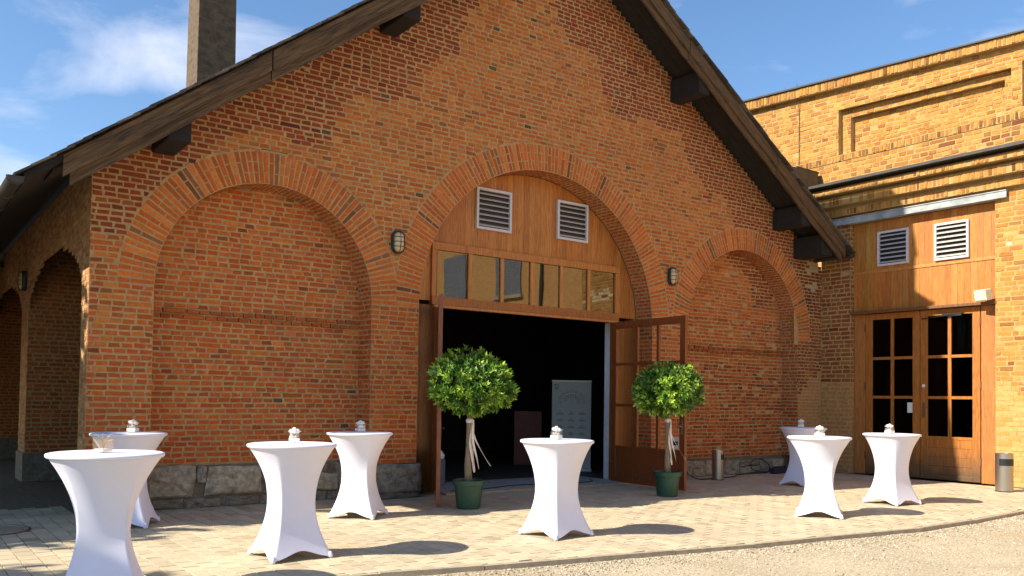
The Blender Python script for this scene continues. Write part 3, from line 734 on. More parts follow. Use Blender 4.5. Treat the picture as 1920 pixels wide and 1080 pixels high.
# ---- double door leaves (hinged outwards)
def leaf(W_, hinge, ang, mirror, handle=True):
    """local: x 0..W from the hinge, y thickness, z up"""
    Hh = 3.08; z0 = .03; st_ = .13; root = MB()
    s = MB()
    t0, t1 = -.03, .03
    s.box((0, t0, z0), (st_, t1, Hh)); s.box((W_-st_, t0, z0), (W_, t1, Hh)); s.box((st_, t0, Hh-.13), (W_-st_, t1, Hh)); s.box((st_, t0, z0), (W_-st_, t1, z0+.10))
    M = Matrix.Translation(Vector((*hinge, 0))) @ Matrix.Rotation(ang, 4, 'Z')
    lf = obj('door_leaf', s, M_WOODD, hall, M=M); bevel(lf, .005)
    lp = MB(); lp.box((st_, -.018, z0+.10), (W_-st_, .018, .66)); obj('panel', lp, M_WOODD, lf, local=True)
    gb = .66; gt = Hh-.13; gw = W_-2*st_
    ms = MB(); 
    for z in (gb, gb+.80, gb+1.58): 
        m1 = MB(); m1.box((st_, -.026, z), (W_-st_, .026, z+.055)); obj('glazing_bar', m1, M_WOODD, lf, local=True)
    for i in (1, 2):
        xx = st_+gw*i/3; m1 = MB(); m1.box((xx-.03, -.024, gb+.056), (xx+.03, .024, gt)); obj('glazing_bar', m1, M_WOODD, lf, local=True)
    zz = [gb+.055, gb+.80, gb+.855, gb+1.58, gb+1.635, gt]
    for i in range(3):
        for j in range(3):
            g_ = MB(); g_.box((st_+gw*i/3+.031, -.003, zz[2*j]), (st_+gw*(i+1)/3-.031, .003, zz[2*j+1])); obj('pane', g_, M_GLASS, lf, local=True)
    hp = MB()
    for sy in (-1, 1): hp.box((W_-.085, sy*.031, 1.0), (W_-.045, sy*.038, 1.26)); hp.tube([(W_-.065, sy*.034, 1.14), (W_-.065, sy*.075, 1.14), (W_-.19, sy*.075, 1.14)], .009, 8)
    obj('handle', hp, M_BLACK if mirror else M_METAL, lf, local=True)
    for z in (.35, 1.6, 2.75):
        h_ = MB(); h_.lathe([(.014, 0), (.014, .13)], 10, (-.012, -.0, z)); obj('hinge', h_, M_METAL, lf, local=True)
    for i in range(7):
        sm = MB(); a_ = [(.03, .4+.3*i), (.2+.22*i, Hh-.05), (.2+.22*i, .10)][i % 3]
        sm.box((a_[0]-.01, -.0335, a_[1]-.007), (a_[0]+.01, .0335, a_[1]+.007)); obj('fixing', sm, M_METAL, lf, local=True)
    return lf
lR = leaf(1.98, (11.42, 12.20), R(-93.2), False)
lL = leaf(1.95, (7.50, 12.22), R(180+58.9), True)
# paper notice on the right leaf
pn = MB(); pn.box((1.62, -.012, .74), (1.82, -.006, .95)); obj('notice', pn, M_PAPER, lR, local=True)
pn = MB(); pn.box((1.66, -.016, .80), (1.80, -.0125, .87)); obj('notice_print', pn, M_BLACK, lR, local=True)

# ------------------------------------------------------------------ annex
anx = empty('brick_annex', (ANX, 9.5, 0), 'yellowish sunlit brick annex with corbelled cornice and glazed wooden double door', 'building')
AB = Bricks(); AM = MB()
DY0, DY1, DZ = 7.97, 11.12, 5.66
YP = [(.42, .208, .040), (.39, .182, .034), (.45, .240, .054), (.34, .140, .028), (.43, .222, .046), (.40, .192, .037)]  # hall brick with the yellow of sunlight put into its colour
def an_col(y, z, rng):
    c = np.array(rng.choice(YP))*rng.gauss(1, .08)
    q = rng.random()
    if q < .05: c = c*np.array((.7, .62, .7))
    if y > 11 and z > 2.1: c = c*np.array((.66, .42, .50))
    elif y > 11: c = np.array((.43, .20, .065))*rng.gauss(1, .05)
    if z < 1.9+.2*math.sin(y*9) and y < 8: c = np.array((.50, .30, .095))*rng.gauss(1, .05)
    if 4.6 < z < 5.0 and y < 7.8 and rng.random() < .5: c = np.array((.66, .52, .30))
    return tuple(c), rng.uniform(-.002, .004)
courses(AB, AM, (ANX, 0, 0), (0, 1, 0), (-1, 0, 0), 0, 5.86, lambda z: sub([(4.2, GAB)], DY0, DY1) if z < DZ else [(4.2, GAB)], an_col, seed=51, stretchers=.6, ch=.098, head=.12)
# reveals of the annex doorway
for (yy, nn) in ((DY0, 1), (DY1, -1)):
    courses(AB, AM, (0, yy, 0), (1, 0, 0), (0, nn, 0), 0, DZ, lambda z: [(ANX+.004, ANX+.19)], an_col, seed=53, ch=.098, head=.12)
# cornice: corbelled courses of upright bricks
def soldier(z0, z1, y0, y1, xf, B, wz=None, wdt=.075, dk=0., drop=0.):
    y = y0; rg = random.Random(int(z0*1000))
    while y < y1:
        yb = min(y1, y+wdt); c, _ = an_col(9.0, 4, rg); c = np.array(c)
        if rg.random() < dk: c = c*np.array((.5, .42, .42))
        d = rg.gauss(0, .004)
        if rg.random() < drop: y += wdt+.01; continue
        f = (lambda z, u: z) if wz is None else wz
        B.add([(xf-d, yb, f(z0, yb)), (xf-d, y, f(z0, y)), (xf-d, y, f(z1, y)), (xf-d, yb, f(z1, yb))], (-1, 0, 0), .006, tuple(c))
        y += wdt+.011
def ledge(z0, z1, y0, y1, proud, name, mt=M_MORTY, wz=None):
    f = wz or (lambda z, u: z); n = 16; mb = MB(); vs = []
    for i in range(n+1):
        y = y0+(y1-y0)*i/n
        for (xx, z) in ((ANX-proud, z0), (ANX+.12, z0), (ANX+.12, z1), (ANX-proud, z1)): vs.append((xx, y, f(z, y)))
    fs = [(0, 1, 2, 3), tuple(n*4+q for q in (3, 2, 1, 0))]
    for i in range(n):
        for q in range(4): fs.append((i*4+q, (i+1)*4+q, (i+1)*4+(q+1) % 4, i*4+(q+1) % 4))
    mb.add(vs, [tuple(reversed(q)) for q in fs]); return obj(name, mb, mt, anx)
for (z0, z1, pr, dk) in ((5.87, 6.02, .12, .10), (6.09, 6.27, .27, .14), (6.34, 6.44, .42, .1)):
    ledge(z0, z1, 4.2, 12.3, pr, 'cornice_course'); soldier(z0+.008, z1-.006, 4.2, 12.3, ANX-pr, AB, dk=dk, drop=.03)
ledge(6.02, 6.09, 4.2, 12.3, .06, 'cornice_course'); ledge(6.27, 6.34, 4.2, 12.3, .14, 'cornice_course'); ledge(6.44, 6.51, 4.2, 12.3, .26, 'cornice_course')
ledge(6.52, 6.58, 4.2, 12.35, .56, 'cornice_flashing', M_FLASH)
# upper wall: the parapet falls slightly towards the viewer
UX = ANX+.10
def wz(z, y):
    t = max(0, (z-7.35)/(9.2-7.35)); return z-t*.0622*(14.17-y)
def up_col(y, z, rng):
    c = np.array(rng.choice(YP))*rng.gauss(1.04, .08)
    if rng.random() < .06: c = c*np.array((.72, .62, .62))
    if z < 7.25 and (rng.random() < .35*max(0, min(1, (10.5-y)/3))): c = c*np.array((.5, .42, .40))
    return tuple(c), rng.uniform(-.003, .006)
P1 = (7.70, 11.50, 7.36, 8.55); P2 = (7.88, 11.27, 7.36, 8.33)   # stepped blind panel
P3 = (4.3, 7.50, 7.44, 8.62)
def iv_main(z): 
    iv = [(4.2, 16.0)]
    if P1[2] < z < P1[3]: iv = sub(iv, P1[0], P1[1])
    return sub(iv, P3[0], P3[1]) if P3[2] < z < P3[3] else iv
courses(AB, AM, (UX, 0, 0), (0, 1, 0), (-1, 0, 0), 6.58, 7.20, lambda z: [(4.2, 16)], up_col, seed=61, stretchers=.15, ch=.1033, head=.165)
courses(AB, AM, (UX, 0, 0), (0, 1, 0), (-1, 0, 0), 7.36, 9.055, iv_main, up_col, seed=62, stretchers=.15, zwarp=wz, ch=.106, head=.165)
courses(AB, AM, (UX+.14, 0, 0), (0, 1, 0), (-1, 0, 0), 7.36, 8.55, lambda z: sub([(P1[0], P1[1])], P2[0], P2[1]) if z < P2[3] else [(P1[0], P1[1])], up_col, seed=63, zwarp=wz, ch=.106, head=.165, stretchers=.15)
courses(AB, AM, (UX+.28, 0, 0), (0, 1, 0), (-1, 0, 0), 7.36, 8.36, lambda z: [(P2[0], P2[1])], up_col, seed=64, zwarp=wz, sag=.014, ch=.106, head=.165, stretchers=.15)
courses(AB, AM, (UX+.14, 0, 0), (0, 1, 0), (-1, 0, 0), 7.44, 8.66, lambda z: [(P3[0], P3[1])], up_col, seed=65, zwarp=wz, ch=.106, head=.165, stretchers=.15)
# returns of the panel steps
for (p, x0, x1) in ((P3, UX, UX+.14), (P1, UX, UX+.14), (P2, UX+.14, UX+.28)):
    for yy in (p[0], p[1]):
        AM.add([(x0, yy, wz(p[2], yy)), (x1, yy, wz(p[2], yy)), (x1, yy, wz(p[3], yy)), (x0, yy, wz(p[3], yy))], [(0, 1, 2, 3)])
    AM.add([(x0, p[0], wz(p[3], p[0])), (x1+.01, p[0], wz(p[3], p[0])), (x1+.01, p[1], wz(p[3], p[1])), (x0, p[1], wz(p[3], p[1]))], [(0, 1, 2, 3)])
    AM.add([(x0, p[0], wz(p[2], p[0])), (x1+.01, p[0], wz(p[2], p[0])), (x1+.01, p[1], wz(p[2], p[1])), (x0, p[1], wz(p[2], p[1]))], [(0, 1, 2, 3)])
soldier(7.215, 7.345, 4.2, 16, UX-.02, AB, wdt=.075, dk=.25)
ledge(7.205, 7.352, 4.2, 16, -.083, 'string_course')
soldier(9.07, 9.27, 4.2, 16, UX-.16, AB, wz=wz, dk=.05); ledge(9.06, 9.28, 4.2, 16, .055, 'parapet_course', wz=wz)
ledge(9.285, 9.325, 4.2, 16.05, .11, 'parapet_flashing', M_FLASH, wz=wz)
obj('wall_mortar', AM, M_MORTY, anx)
emit_bricks(AB, 'brick', 'brickwork', M_BRICKY, anx, n=300, jit=.005)
# the wall runs on out of sight towards the right (mirrored in the transom panes)
def brickmat(name, c1, c2, mcol, sc):
    M = bpy.data.materials.new(name); M.use_nodes = True; t = M.node_tree; b = t.nodes['Principled BSDF']; b.inputs['Roughness'].default_value = .9
    ge = t.nodes.new('ShaderNodeNewGeometry'); sp = t.nodes.new('ShaderNodeSeparateXYZ'); cb = t.nodes.new('ShaderNodeCombineXYZ'); br = t.nodes.new('ShaderNodeTexBrick')
    k = t.links.new; k(ge.outputs['Position'], sp.inputs[0]); k(sp.outputs['Y'], cb.inputs['X']); k(sp.outputs['Z'], cb.inputs['Y']); k(cb.outputs[0], br.inputs['Vector'])
    br.inputs['Color1'].default_value = (*c1, 1); br.inputs['Color2'].default_value = (*c2, 1); br.inputs['Mortar'].default_value = (*mcol, 1); br.inputs['Scale'].default_value = 1; br.inputs['Brick Width'].default_value = .16; br.inputs['Row Height'].default_value = .077; br.inputs['Mortar Size'].default_value = .006
    k(br.outputs['Color'], b.inputs['Base Color']); return M
M_BT = brickmat('brick_far', (.58, .31, .09), (.50, .24, .065), (.50, .36, .19), 1)
fw = MB(); fw.box((ANX, -16, 0), (ANX+.6, 4.19, 8.6)); fw.box((ANX+.26, 4.19, 0), (ANX+.6, DY0+.1, 6.5)); fw.box((ANX+.26, DY1-.1, 0), (ANX+.6, 16, 6.5)); fw.box((ANX+.26, DY0+.1, 3.6), (ANX+.6, DY1-.1, 6.5)); fw.box((UX+.31, 4.19, 6.5), (UX+.5, 16, 8.6)); obj('wall_core', fw, M_BT, anx)
for i, yy in enumerate((-3.2, .3, -7.0)):
    f = MB(); f.box((ANX-.06, yy-.75, 5.2), (ANX+.02, yy+.75, 7.0)); wo = obj('window', f, mat('window_frame', (.18, .19, .19), .6), anx)
    for a in range(3):
        for b in range(3):
            q = MB(); q.box((ANX-.072, yy-.70+a*.47, 5.27+b*.57), (ANX-.061, yy-.70+a*.47+.42, 5.27+b*.57+.52)); obj('pane', q, M_GLASS, wo)
    q = MB(); q.box((ANX-.14, yy-.85, 5.08), (ANX+.02, yy+.85, 5.195)); obj('sill', q, M_KERB, wo)
dpp = MB(); dpp.tube([(ANX-.08, 2.2, 0), (ANX-.08, 2.2, 8.5)], .06, 8); obj('downpipe', dpp, M_FLASH, anx)
# lintel beam (I section) above the annex door
ib = MB(); ib.box((ANX-.10, 7.72, 5.665), (ANX+.10, 11.62, 5.685)); ib.box((ANX-.085, 7.72, 5.685), (ANX-.065, 11.62, 5.80)); ib.box((ANX-.10, 7.72, 5.80), (ANX+.10, 11.62, 5.82)); obj('lintel_beam', ib, M_BEAM, anx)
# boarded panels
BXp = ANX+.13
def aboard(y0, y1, z0, z1, k=1., name='board', xx=BXp):
    c = tuple(v*k*rg.gauss(1.0, .05) for v in rg.choice(WPAL)); c = (c[0]*1.0, c[1]*1.08, c[2]*1.0)
    return obj(name, MB().box((xx+rg.uniform(0, .003), y0, z0), (xx+.03, y1, z1), c), M_WOOD, anx)
for (z0, z1) in ((4.57, 5.66), (3.66, 4.505)):
    y = DY0+.005
    while y < DY1-.01:
        y1 = min(DY1-.005, y+rg.uniform(.12, .15)); aboard(y+.0015, y1-.0015, z0, z1); y = y1
def amem(name, y0, y1, z0, z1, x0, x1, c=(.50, .21, .05), mt=M_WOOD, parent=None):
    return bevel(obj(name, MB().box((x0, y0, z0), (x1, y1, z1), c), mt, parent or anx), .005)
amem('panel_rail', DY0+.01, DY1-.01, 4.505, 4.57, BXp-.015, BXp+.04)
amem('drip_moulding', DY0-.02, DY1+.0, 3.595, 3.655, ANX-.02, BXp+.05, c=(.17, .075, .03))
make_vent('vent', (BXp, 10.52, 4.64), (0, -1, 0), (-1, 0, 0), .71, .77, anx); make_vent('vent', (BXp, 9.24, 4.61), (0, -1, 0), (-1, 0, 0), .71, .78, anx)
for (a, b) in ((10.83, 11.11), (7.98, 8.31)):
    mid = (a+b)/2
    amem('side_panel', a+.003, b-.003, .01, 3.593, BXp+.0, BXp+.05, c=(.42, .16, .04))
def aleaf(ya, yb, handle):
    """fixed leaf between ya<yb"""
    x0, x1 = BXp+.0, BXp+.055; z0, z1 = .02, 3.585; s = .155
    f = MB(); f.box((x0, ya, z0), (x1, ya+s, z1)); f.box((x0, yb-s, z0), (x1, yb, z1)); f.box((x0, ya+s, z1-.13), (x1, yb-s, z1)); f.box((x0, ya+s, z0), (x1, yb-s, z0+.10))
    lf = obj('door_leaf', f, M_WOODO, anx); bevel(lf, .006)
    pz = [.12, .30, .49, .68, .86]
    for a, b in zip(pz, pz[1:]): obj('panel_board', MB().box((x0+.015, ya+s, a+.002), (x1-.01, yb-s, b-.002)), M_WOODO, lf)
    zz = [.86, 1.70, 2.56, 3.455]; ym = (ya+yb)/2
    for z in zz[:3]: obj('glazing_bar', MB().box((x0+.006, ya+s, z), (x1-.004, yb-s, z+.06)), M_WOODO, lf)
    for z, z2 in zip(zz, zz[1:]): obj('glazing_bar', MB().box((x0+.007, ym-.035, z+.061), (x1-.005, ym+.035, z2-.001)), M_WOODO, lf)
    for z, z2 in zip(zz, zz[1:]):
        for (p, q) in ((ya+s, ym-.035), (ym+.035, yb-s)): obj('pane', MB().box((x0+.025, p, z+.06), (x0+.031, q, z2)), M_AGLASS, lf)
    for z in (.35, 1.9, 3.2):
        yy = ya-.012 if handle else yb+.012
        obj('hinge', MB().lathe([(.014, 0), (.014, .16)], 8, (x0-.01, yy, z)), M_IRON, lf)
    if handle:
        h = MB(); h.box((x0-.012, yb-.105, 1.30), (x0-.001, yb-.05, 1.62)); h.tube([(x0-.008, yb-.078, 1.52), (x0-.06, yb-.078, 1.52), (x0-.06, yb-.20, 1.52)], .010, 8); obj('handle', h, M_IRON, lf)
        h = MB(); h.lathe([(.035, 0), (.035, .008)], 16); hm = Matrix.Translation(Vector((x0-.002, yb-.075, 1.98))) @ Matrix.Rotation(R(-90), 4, 'Y'); obj('lock_plate', h, M_PAPER, lf, M=hm)
        h = MB(); h.box((x0-.05, ya+.35, 3.42), (x0-.002, ya+.75, 3.48)); h.tube([(x0-.03, yb-.05, 3.40), (x0-.06, ya+.75, 3.43), (x0-.03, ya+.30, 3.47)], .012, 6); obj('door_closer', h, M_BLACK, lf)
    return lf
aR_ = aleaf(8.325, 9.565, True); aL_ = aleaf(9.58, 10.82, False)
obj('notice', MB().box((BXp+.018, 9.745, 1.40), (BXp+.024, 9.86, 1.62)), M_PAPER, aL_)
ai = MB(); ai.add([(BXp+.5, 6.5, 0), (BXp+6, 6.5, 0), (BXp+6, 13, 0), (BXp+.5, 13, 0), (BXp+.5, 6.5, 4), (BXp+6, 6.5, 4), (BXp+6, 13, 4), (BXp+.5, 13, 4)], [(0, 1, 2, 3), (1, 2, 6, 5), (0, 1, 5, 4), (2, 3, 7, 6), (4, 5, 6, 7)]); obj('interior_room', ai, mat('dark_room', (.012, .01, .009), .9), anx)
# sheet-metal box between the two roofs
mbx = MB(); mbx.box((16.7, 11.95, 6.4), (17.72, 13.0, 7.0)); bx_ = obj('roof_box', mbx, mat('roof_box_metal', (.10, .08, .06), .6, .2, noise=.3), anx)
obj('roof_box_lid', MB().box((16.9, 11.95, 7.002), (17.76, 13.05, 7.04)), M_FLASH, anx)
lc = MB(); lc.tube([(UX-.03, 12.55, 7.3), (UX-.02, 12.55, 8.6), (UX-.10, 12.55, 9.15), (UX-.12, 12.55, 9.33)], .008, 6); obj('lightning_cable', lc, M_IRON, anx)

# ------------------------------------------------------------------ chimney
chx, chy = 10.15, 34.0
chm = MB(); b0, b1 = .80, .66
chm.add([(chx-b0, chy-b0, 3), (chx+b0, chy-b0, 3), (chx+b0, chy+b0, 3), (chx-b0, chy+b0, 3), (chx-b1, chy-b1, 24), (chx+b1, chy-b1, 24), (chx+b1, chy+b1, 24), (chx-b1, chy+b1, 24)], [(0, 1, 5, 4), (1, 2, 6, 5), (2, 3, 7, 6), (3, 0, 4, 7), (4, 5, 6, 7)])
chh = empty('chimney', (chx, chy, 0), 'tall square tapering dark chimney rising behind the hall roof', 'chimney'); obj('shaft', chm, M_CHIM, chh)
obj('cap', MB().box((chx-.8, chy-.8, 23.6), (chx+.8, chy+.8, 24.1)), M_CHIM, chh); cbm = MB().box((chx-1.1, chy-1.1, 0), (chx+1.1, chy+1.1, 3.1)); obj('base', cbm, M_CHIM, chh)

# ------------------------------------------------------------------ wall lamps
def wall_lamp(pos, rz, label):
    e = empty('wall_lamp', pos, label, 'lamp', 'bulkhead wall lamps', rz)
    n = 28; out = []
    def oval(rx, rz_, y):
        P = []
        for i in range(n):
            a = 2*math.pi*i/n; cxx = rx*math.cos(a); s = math.sin(a); P.append((cxx, y, (rz_-rx)*(1 if s > .0 else -1)*(1 if abs(s) > 1e-6 else 0)+rx*s))
        return P
    def loft(rings):
        mb = MB(); vs = sum(rings, []); fs = []
        for j in range(len(rings)-1):
            for i in range(n): k = (i+1) % n; fs.append((j*n+i, j*n+k, (j+1)*n+k, (j+1)*n+i))
        fs.append(tuple((len(rings)-1)*n+i for i in range(n))); mb.add(vs, fs); return mb
    obj('housing', loft([oval(.105, .18, 0), oval(.11, .185, -.03), oval(.108, .182, -.055), oval(.075, .15, -.06)]), M_LAMPG, e, local=True)
    obj('glass', loft([oval(.085, .158, -.045), oval(.08, .15, -.085), oval(.06, .125, -.11), oval(.03, .08, -.12)]), M_LAMPW, e, local=True, smooth=True)
    cg = MB()
    ring = oval(.098, .172, -.07); cg.tube(ring+[ring[0]], .008, 6)
    obj('cage_ring', cg, M_LAMPG, e, local=True)
    for z in (-.075, 0, .075):
        c = MB(); c.tube([(-.098, -.07, z), (-.07, -.115, z), (0, -.132, z), (.07, -.115, z), (.098, -.07, z)], .0055, 6); obj('cage_bar', c, M_LAMPG, e, local=True)
    c = MB(); c.tube([(0, -.07, -.172), (0, -.12, -.12), (0, -.136, 0), (0, -.12, .12), (0, -.07, .172)], .0055, 6); obj('cage_bar', c, M_LAMPG, e, local=True)
    return e
wall_lamp((6.47, GAB-.012, 4.0), 0, 'oval caged wall lamp on brick between the wide blind arch and the doorway arch')
wall_lamp((12.66, GAB-.012, 4.06), 0, 'oval caged wall lamp on brick between the doorway arch and the narrow blind arch')
wall_lamp((XL-.012, 17.65, 3.58), R(-90), 'oval caged wall lamp in deep shade on the side arcade of the hall')
# floodlight on the annex moulding
fe = empty('floodlight', (ANX-.02, 8.10, 3.655), 'small cream floodlight box perched on the moulding above the annex door', 'floodlight')
fb = MB(); fb.box((-.20, -.13, .03), (-.02, .13, .25)); o = obj('housing', fb, M_CREAM, fe, local=True); o.rotation_euler = (0, R(-12), R(-14)); bevel(o, .012)
ff = MB(); ff.box((-.215, -.11, .05), (-.201, .11, .23)); o = obj('lens', ff, mat('lens', (.74, .66, .50), .3), fe, local=True); o.rotation_euler = (0, R(-12), R(-14))
fk = MB(); fk.box((-.12, -.02, 0), (.0, .02, .05)); obj('bracket', fk, M_IRON, fe, local=True)

# ------------------------------------------------------------------ cocktail tables with stretch covers
def table_meshes():
    nT, nZ = 96, 40; Rt, Hh = .43, 1.10
    vs = []; fs = []
    for j in range(nZ+1):
        t = j/nZ                                   # 0 top .. 1 hem
        for i in range(nT):
            ph = 2*math.pi*i/nT; foot = abs(math.cos(2*ph)); s2 = math.sin(2*ph)**2
            hem = .012+.075*s2**.7
            z = Hh-.02+(hem-(Hh-.02))*t
            zn = z/Hh
            prof = .232+.198*abs((zn-.45)/.55)**1.9 if zn > .45 else .232+.208*((.45-zn)/.45)**1.75
            sq = 1/(abs(math.cos(ph))+abs(math.sin(ph)))     # square with corners at the feet
            wsq = max(0, min(1, (0.97-zn)/.62))**1.15*.98
            ridge = sq**1.0
            rr = prof*((1-wsq)+wsq*ridge*(1.0+.10*(1-abs(2*zn-.9))))
            vs.append((rr*math.cos(ph), rr*math.sin(ph), z))
    for j in range(nZ):
        for i in range(nT): k = (i+1) % nT; fs.append((j*nT+i, (j+1)*nT+i, (j+1)*nT+k, j*nT+k))
    sk = MB().add(vs, fs)
    tp = MB(); tp.lathe([(.425, 1.068), (.432, 1.08), (.433, 1.09), (.428, 1.099), (.41, 1.104), (.2, 1.1035), (.01, 1.103)], 96, cap=True)
    ft = MB(); ft.lathe([(.022, 0), (.026, .012), (.022, .035), (.012, .06)], 14)
    return sk.mesh('cover'), tp.mesh('table_top'), ft.mesh('foot_pocket')
mk, mtp, mft = table_meshes()
for me in (mk, mtp, mft):
    me.materials.append(M_CLOTH); me.polygons.foreach_set('use_smooth', [True]*len(me.polygons))
TABLES = [
 ((1.47, 7.40), 15, 'white stretch-covered cocktail table in soft tree shade, hiding most of another table', 'with a twig'),
 ((2.44, 11.05), 40, 'white stretch-covered cocktail table by the hall corner, mostly hidden behind another table', 'on the table by the hall corner'),
 ((3.31, 8.13), 0, 'white stretch-covered cocktail table out in the sun before the wide blind arch', ''),
 ((5.15, 10.36), 0, 'white stretch-covered cocktail table close to the stone plinth beside the doorway', ''),
 ((6.40, 7.77), 0, 'white stretch-covered cocktail table in front of the open doorway between two potted laurels', ''),
 ((14.30, 9.95), 30, 'white stretch-covered cocktail table in the hall shade beside the annex brick pier', ''),
 ((10.68, 7.17), 20, 'sunlit white stretch-covered cocktail table overlapping the shaded table near the annex pier', ''),
 ((13.02, 7.43), 0, 'white stretch-covered cocktail table in the sun before the annex double door', '')]
DELTA = [40, 30, -22, 26, 0, 5, 45, 10]               # turn of the foot facing the viewer
def foot_turn(pos, d):
    b = math.atan2(pos[0], pos[1]); d = R(d)
    return math.degrees(math.atan2(-math.cos(d)*math.cos(b)-math.sin(d)*math.sin(b), -math.cos(d)*math.sin(b)+math.sin(d)*math.cos(b)))
ROT = [foot_turn(t[0], d) for t, d in zip(TABLES, DELTA)]
for (pos, _, lab, _), rz in zip(TABLES, ROT):
    e = empty('cocktail_table', (*pos, .004), lab, 'table', 'white cocktail tables on the paving', R(rz))
    for nm, me in (('cover', mk), ('table_top', mtp)): obj(nm, me, None, e, local=True)
    for k in range(4):
        a = math.pi/2*k; obj('foot_pocket', mft, None, e, local=True, M=Matrix.Translation(Vector((.412*math.cos(a), .412*math.sin(a), 0))))
# ------------------------------------------------------------------ flower glasses
def flower_glass(pos, label, seed, twig=False, rz=0):
    rg = random.Random(seed); e = empty('flower_glass', pos, label, 'vase', 'small flower glasses on the tables', rz)
    s = .050; h = .098 if not twig else .11
    if twig: s = .056
    jar = MB(); P = []
    for (q, z) in ((s, 0), (s, h), (s-.004, h), (s-.004, .010)):
        P += [(-q, -q, z), (q, -q, z), (q, q, z), (-q, q, z)]
    fs = [(3, 2, 1, 0)]
    for l in range(3):
        for i in range(4): j = (i+1) % 4; fs.append((l*4+i, l*4+j, (l+1)*4+j, (l+1)*4+i))
    fs.append((12, 13, 14, 15)); jar.add(P, fs); obj('glass', jar, M_JAR, e, local=True)
    if not twig:
        lc_ = MB(); lc_.box((-s-.0015, -s-.0015, .012), (s+.0015, s+.0015, .050)) ; obj('lace_band', lc_, M_LACE, e, local=True)
        ins = MB()
        for k in range(40): 
            a = rg.uniform(-s*.8, s*.8); b = rg.uniform(-s*.8, s*.8); z = rg.uniform(.045, .085); q = rg.uniform(.006, .013)
            ins.add([(a-q, b, z-q), (a+q, b-q*.5, z-q), (a+q*.4, b+q, z-q*.5), (a, b, z+q)], [(0, 1, 3), (1, 2, 3), (2, 0, 3), (0, 2, 1)])
        obj('posy_stems', ins, M_LACE, e, local=True)
        for k in range(7):
            a = 2*math.pi*k/6; rad = .034 if k < 6 else 0; fx, fy, fz = rad*math.cos(a), rad*math.sin(a), h+.012+(.022 if k == 6 else rg.uniform(-.006, .010)); fl_ = MB(); fl_.lathe([(.004, -.020), (.016, -.014), (.023, 0), (.019, .012), (.010, .020), (.002, .022)], 10, (fx, fy, fz+.004))
            for layer in range(3):
                for p in range(6):
                    an = p*math.pi/3+layer*.5; ti = .15+layer*.45; L_ = .040-layer*.008
                    dx, dy, dz = math.cos(an)*math.cos(ti), math.sin(an)*math.cos(ti), math.sin(ti); px2, py2 = -math.sin(an)*.017, math.cos(an)*.017
                    fl_.add([(fx, fy, fz), (fx+dx*L_*.6+px2, fy+dy*L_*.6+py2, fz+dz*L_*.6), (fx+dx*L_, fy+dy*L_, fz+dz*L_*.9), (fx+dx*L_*.6-px2, fy+dy*L_*.6-py2, fz+dz*L_*.6)], [(0, 1, 2, 3)])
            obj('flower', fl_, M_PETAL, e, local=True)
        for k in range(3):
            a = rg.random()*6.28; lf_ = MB(); bx2, by2 = math.cos(a), math.sin(a)
            lf_.add([(bx2*.03, by2*.03, h), (bx2*.055-by2*.01, by2*.055+bx2*.01, h+.022), (bx2*.08, by2*.08, h+.02), (bx2*.055+by2*.01, by2*.055-bx2*.01, h+.018)], [(0, 1, 2, 3)]); obj('petal_leaf', lf_, M_LACE, e, local=True)
    else:
        wt = MB(); wt.box((-.044, -.044, .011), (.044, .044, .03)); obj('pebbles', wt, M_LACE, e, local=True)
        for k in range(7):
            a = rg.random()*6.28; t_ = MB(); l = rg.uniform(.05, .085); t_.tube([(0, 0, .03), (.02*math.cos(a), .02*math.sin(a), .09), (l*math.cos(a), l*math.sin(a), .12+rg.uniform(0, .03))], .004, 5); obj('twig', t_, M_TWIG, e, local=True)
        for k in range(9):
            a = rg.random()*6.28; l = rg.uniform(.02, .06); z = .08+rg.uniform(0, .06); q = .024; t_ = MB(); c_, s_ = math.cos(a), math.sin(a)
            t_.add([(l*c_, l*s_, z), (l*c_+q*c_-.4*q*s_, l*s_+q*s_+.4*q*c_, z+.01), (l*c_+2*q*c_, l*s_+2*q*s_, z+.012), (l*c_+q*c_+.4*q*s_, l*s_+q*s_-.4*q*c_, z+.006)], [(0, 1, 2, 3)]); obj('dry_leaf', t_, mat('dry_leaf', (.45, .38, .32), .8), e, local=True)
    return e
FG = [('clear glass of dry leaves and twigs on the shaded table', (-.02, .02)), ('white flower glass on the half-hidden table by the hall corner', (.05, .03)), ('white flower glass on the sunlit table before the wide blind arch', (.03, .03)), ('white flower glass on the table beside the stone plinth', (.02, .03)), ('white flower glass on the table before the open doorway', (.03, .05)), ('white flower glass on the shaded table beside the annex pier', (0, .05)), ('white flower glass on the sunlit table overlapping the shaded one', (-.02, -.02)), ('white flower glass on the table before the annex double door', (-.01, .03))]
for i, ((pos, _, _, _), (lab, (dx, dy))) in enumerate(zip(TABLES, FG)): flower_glass((pos[0]+dx, pos[1]+dy, 1.108), lab, i+3, twig=(i == 0), rz=.5+i*.35)

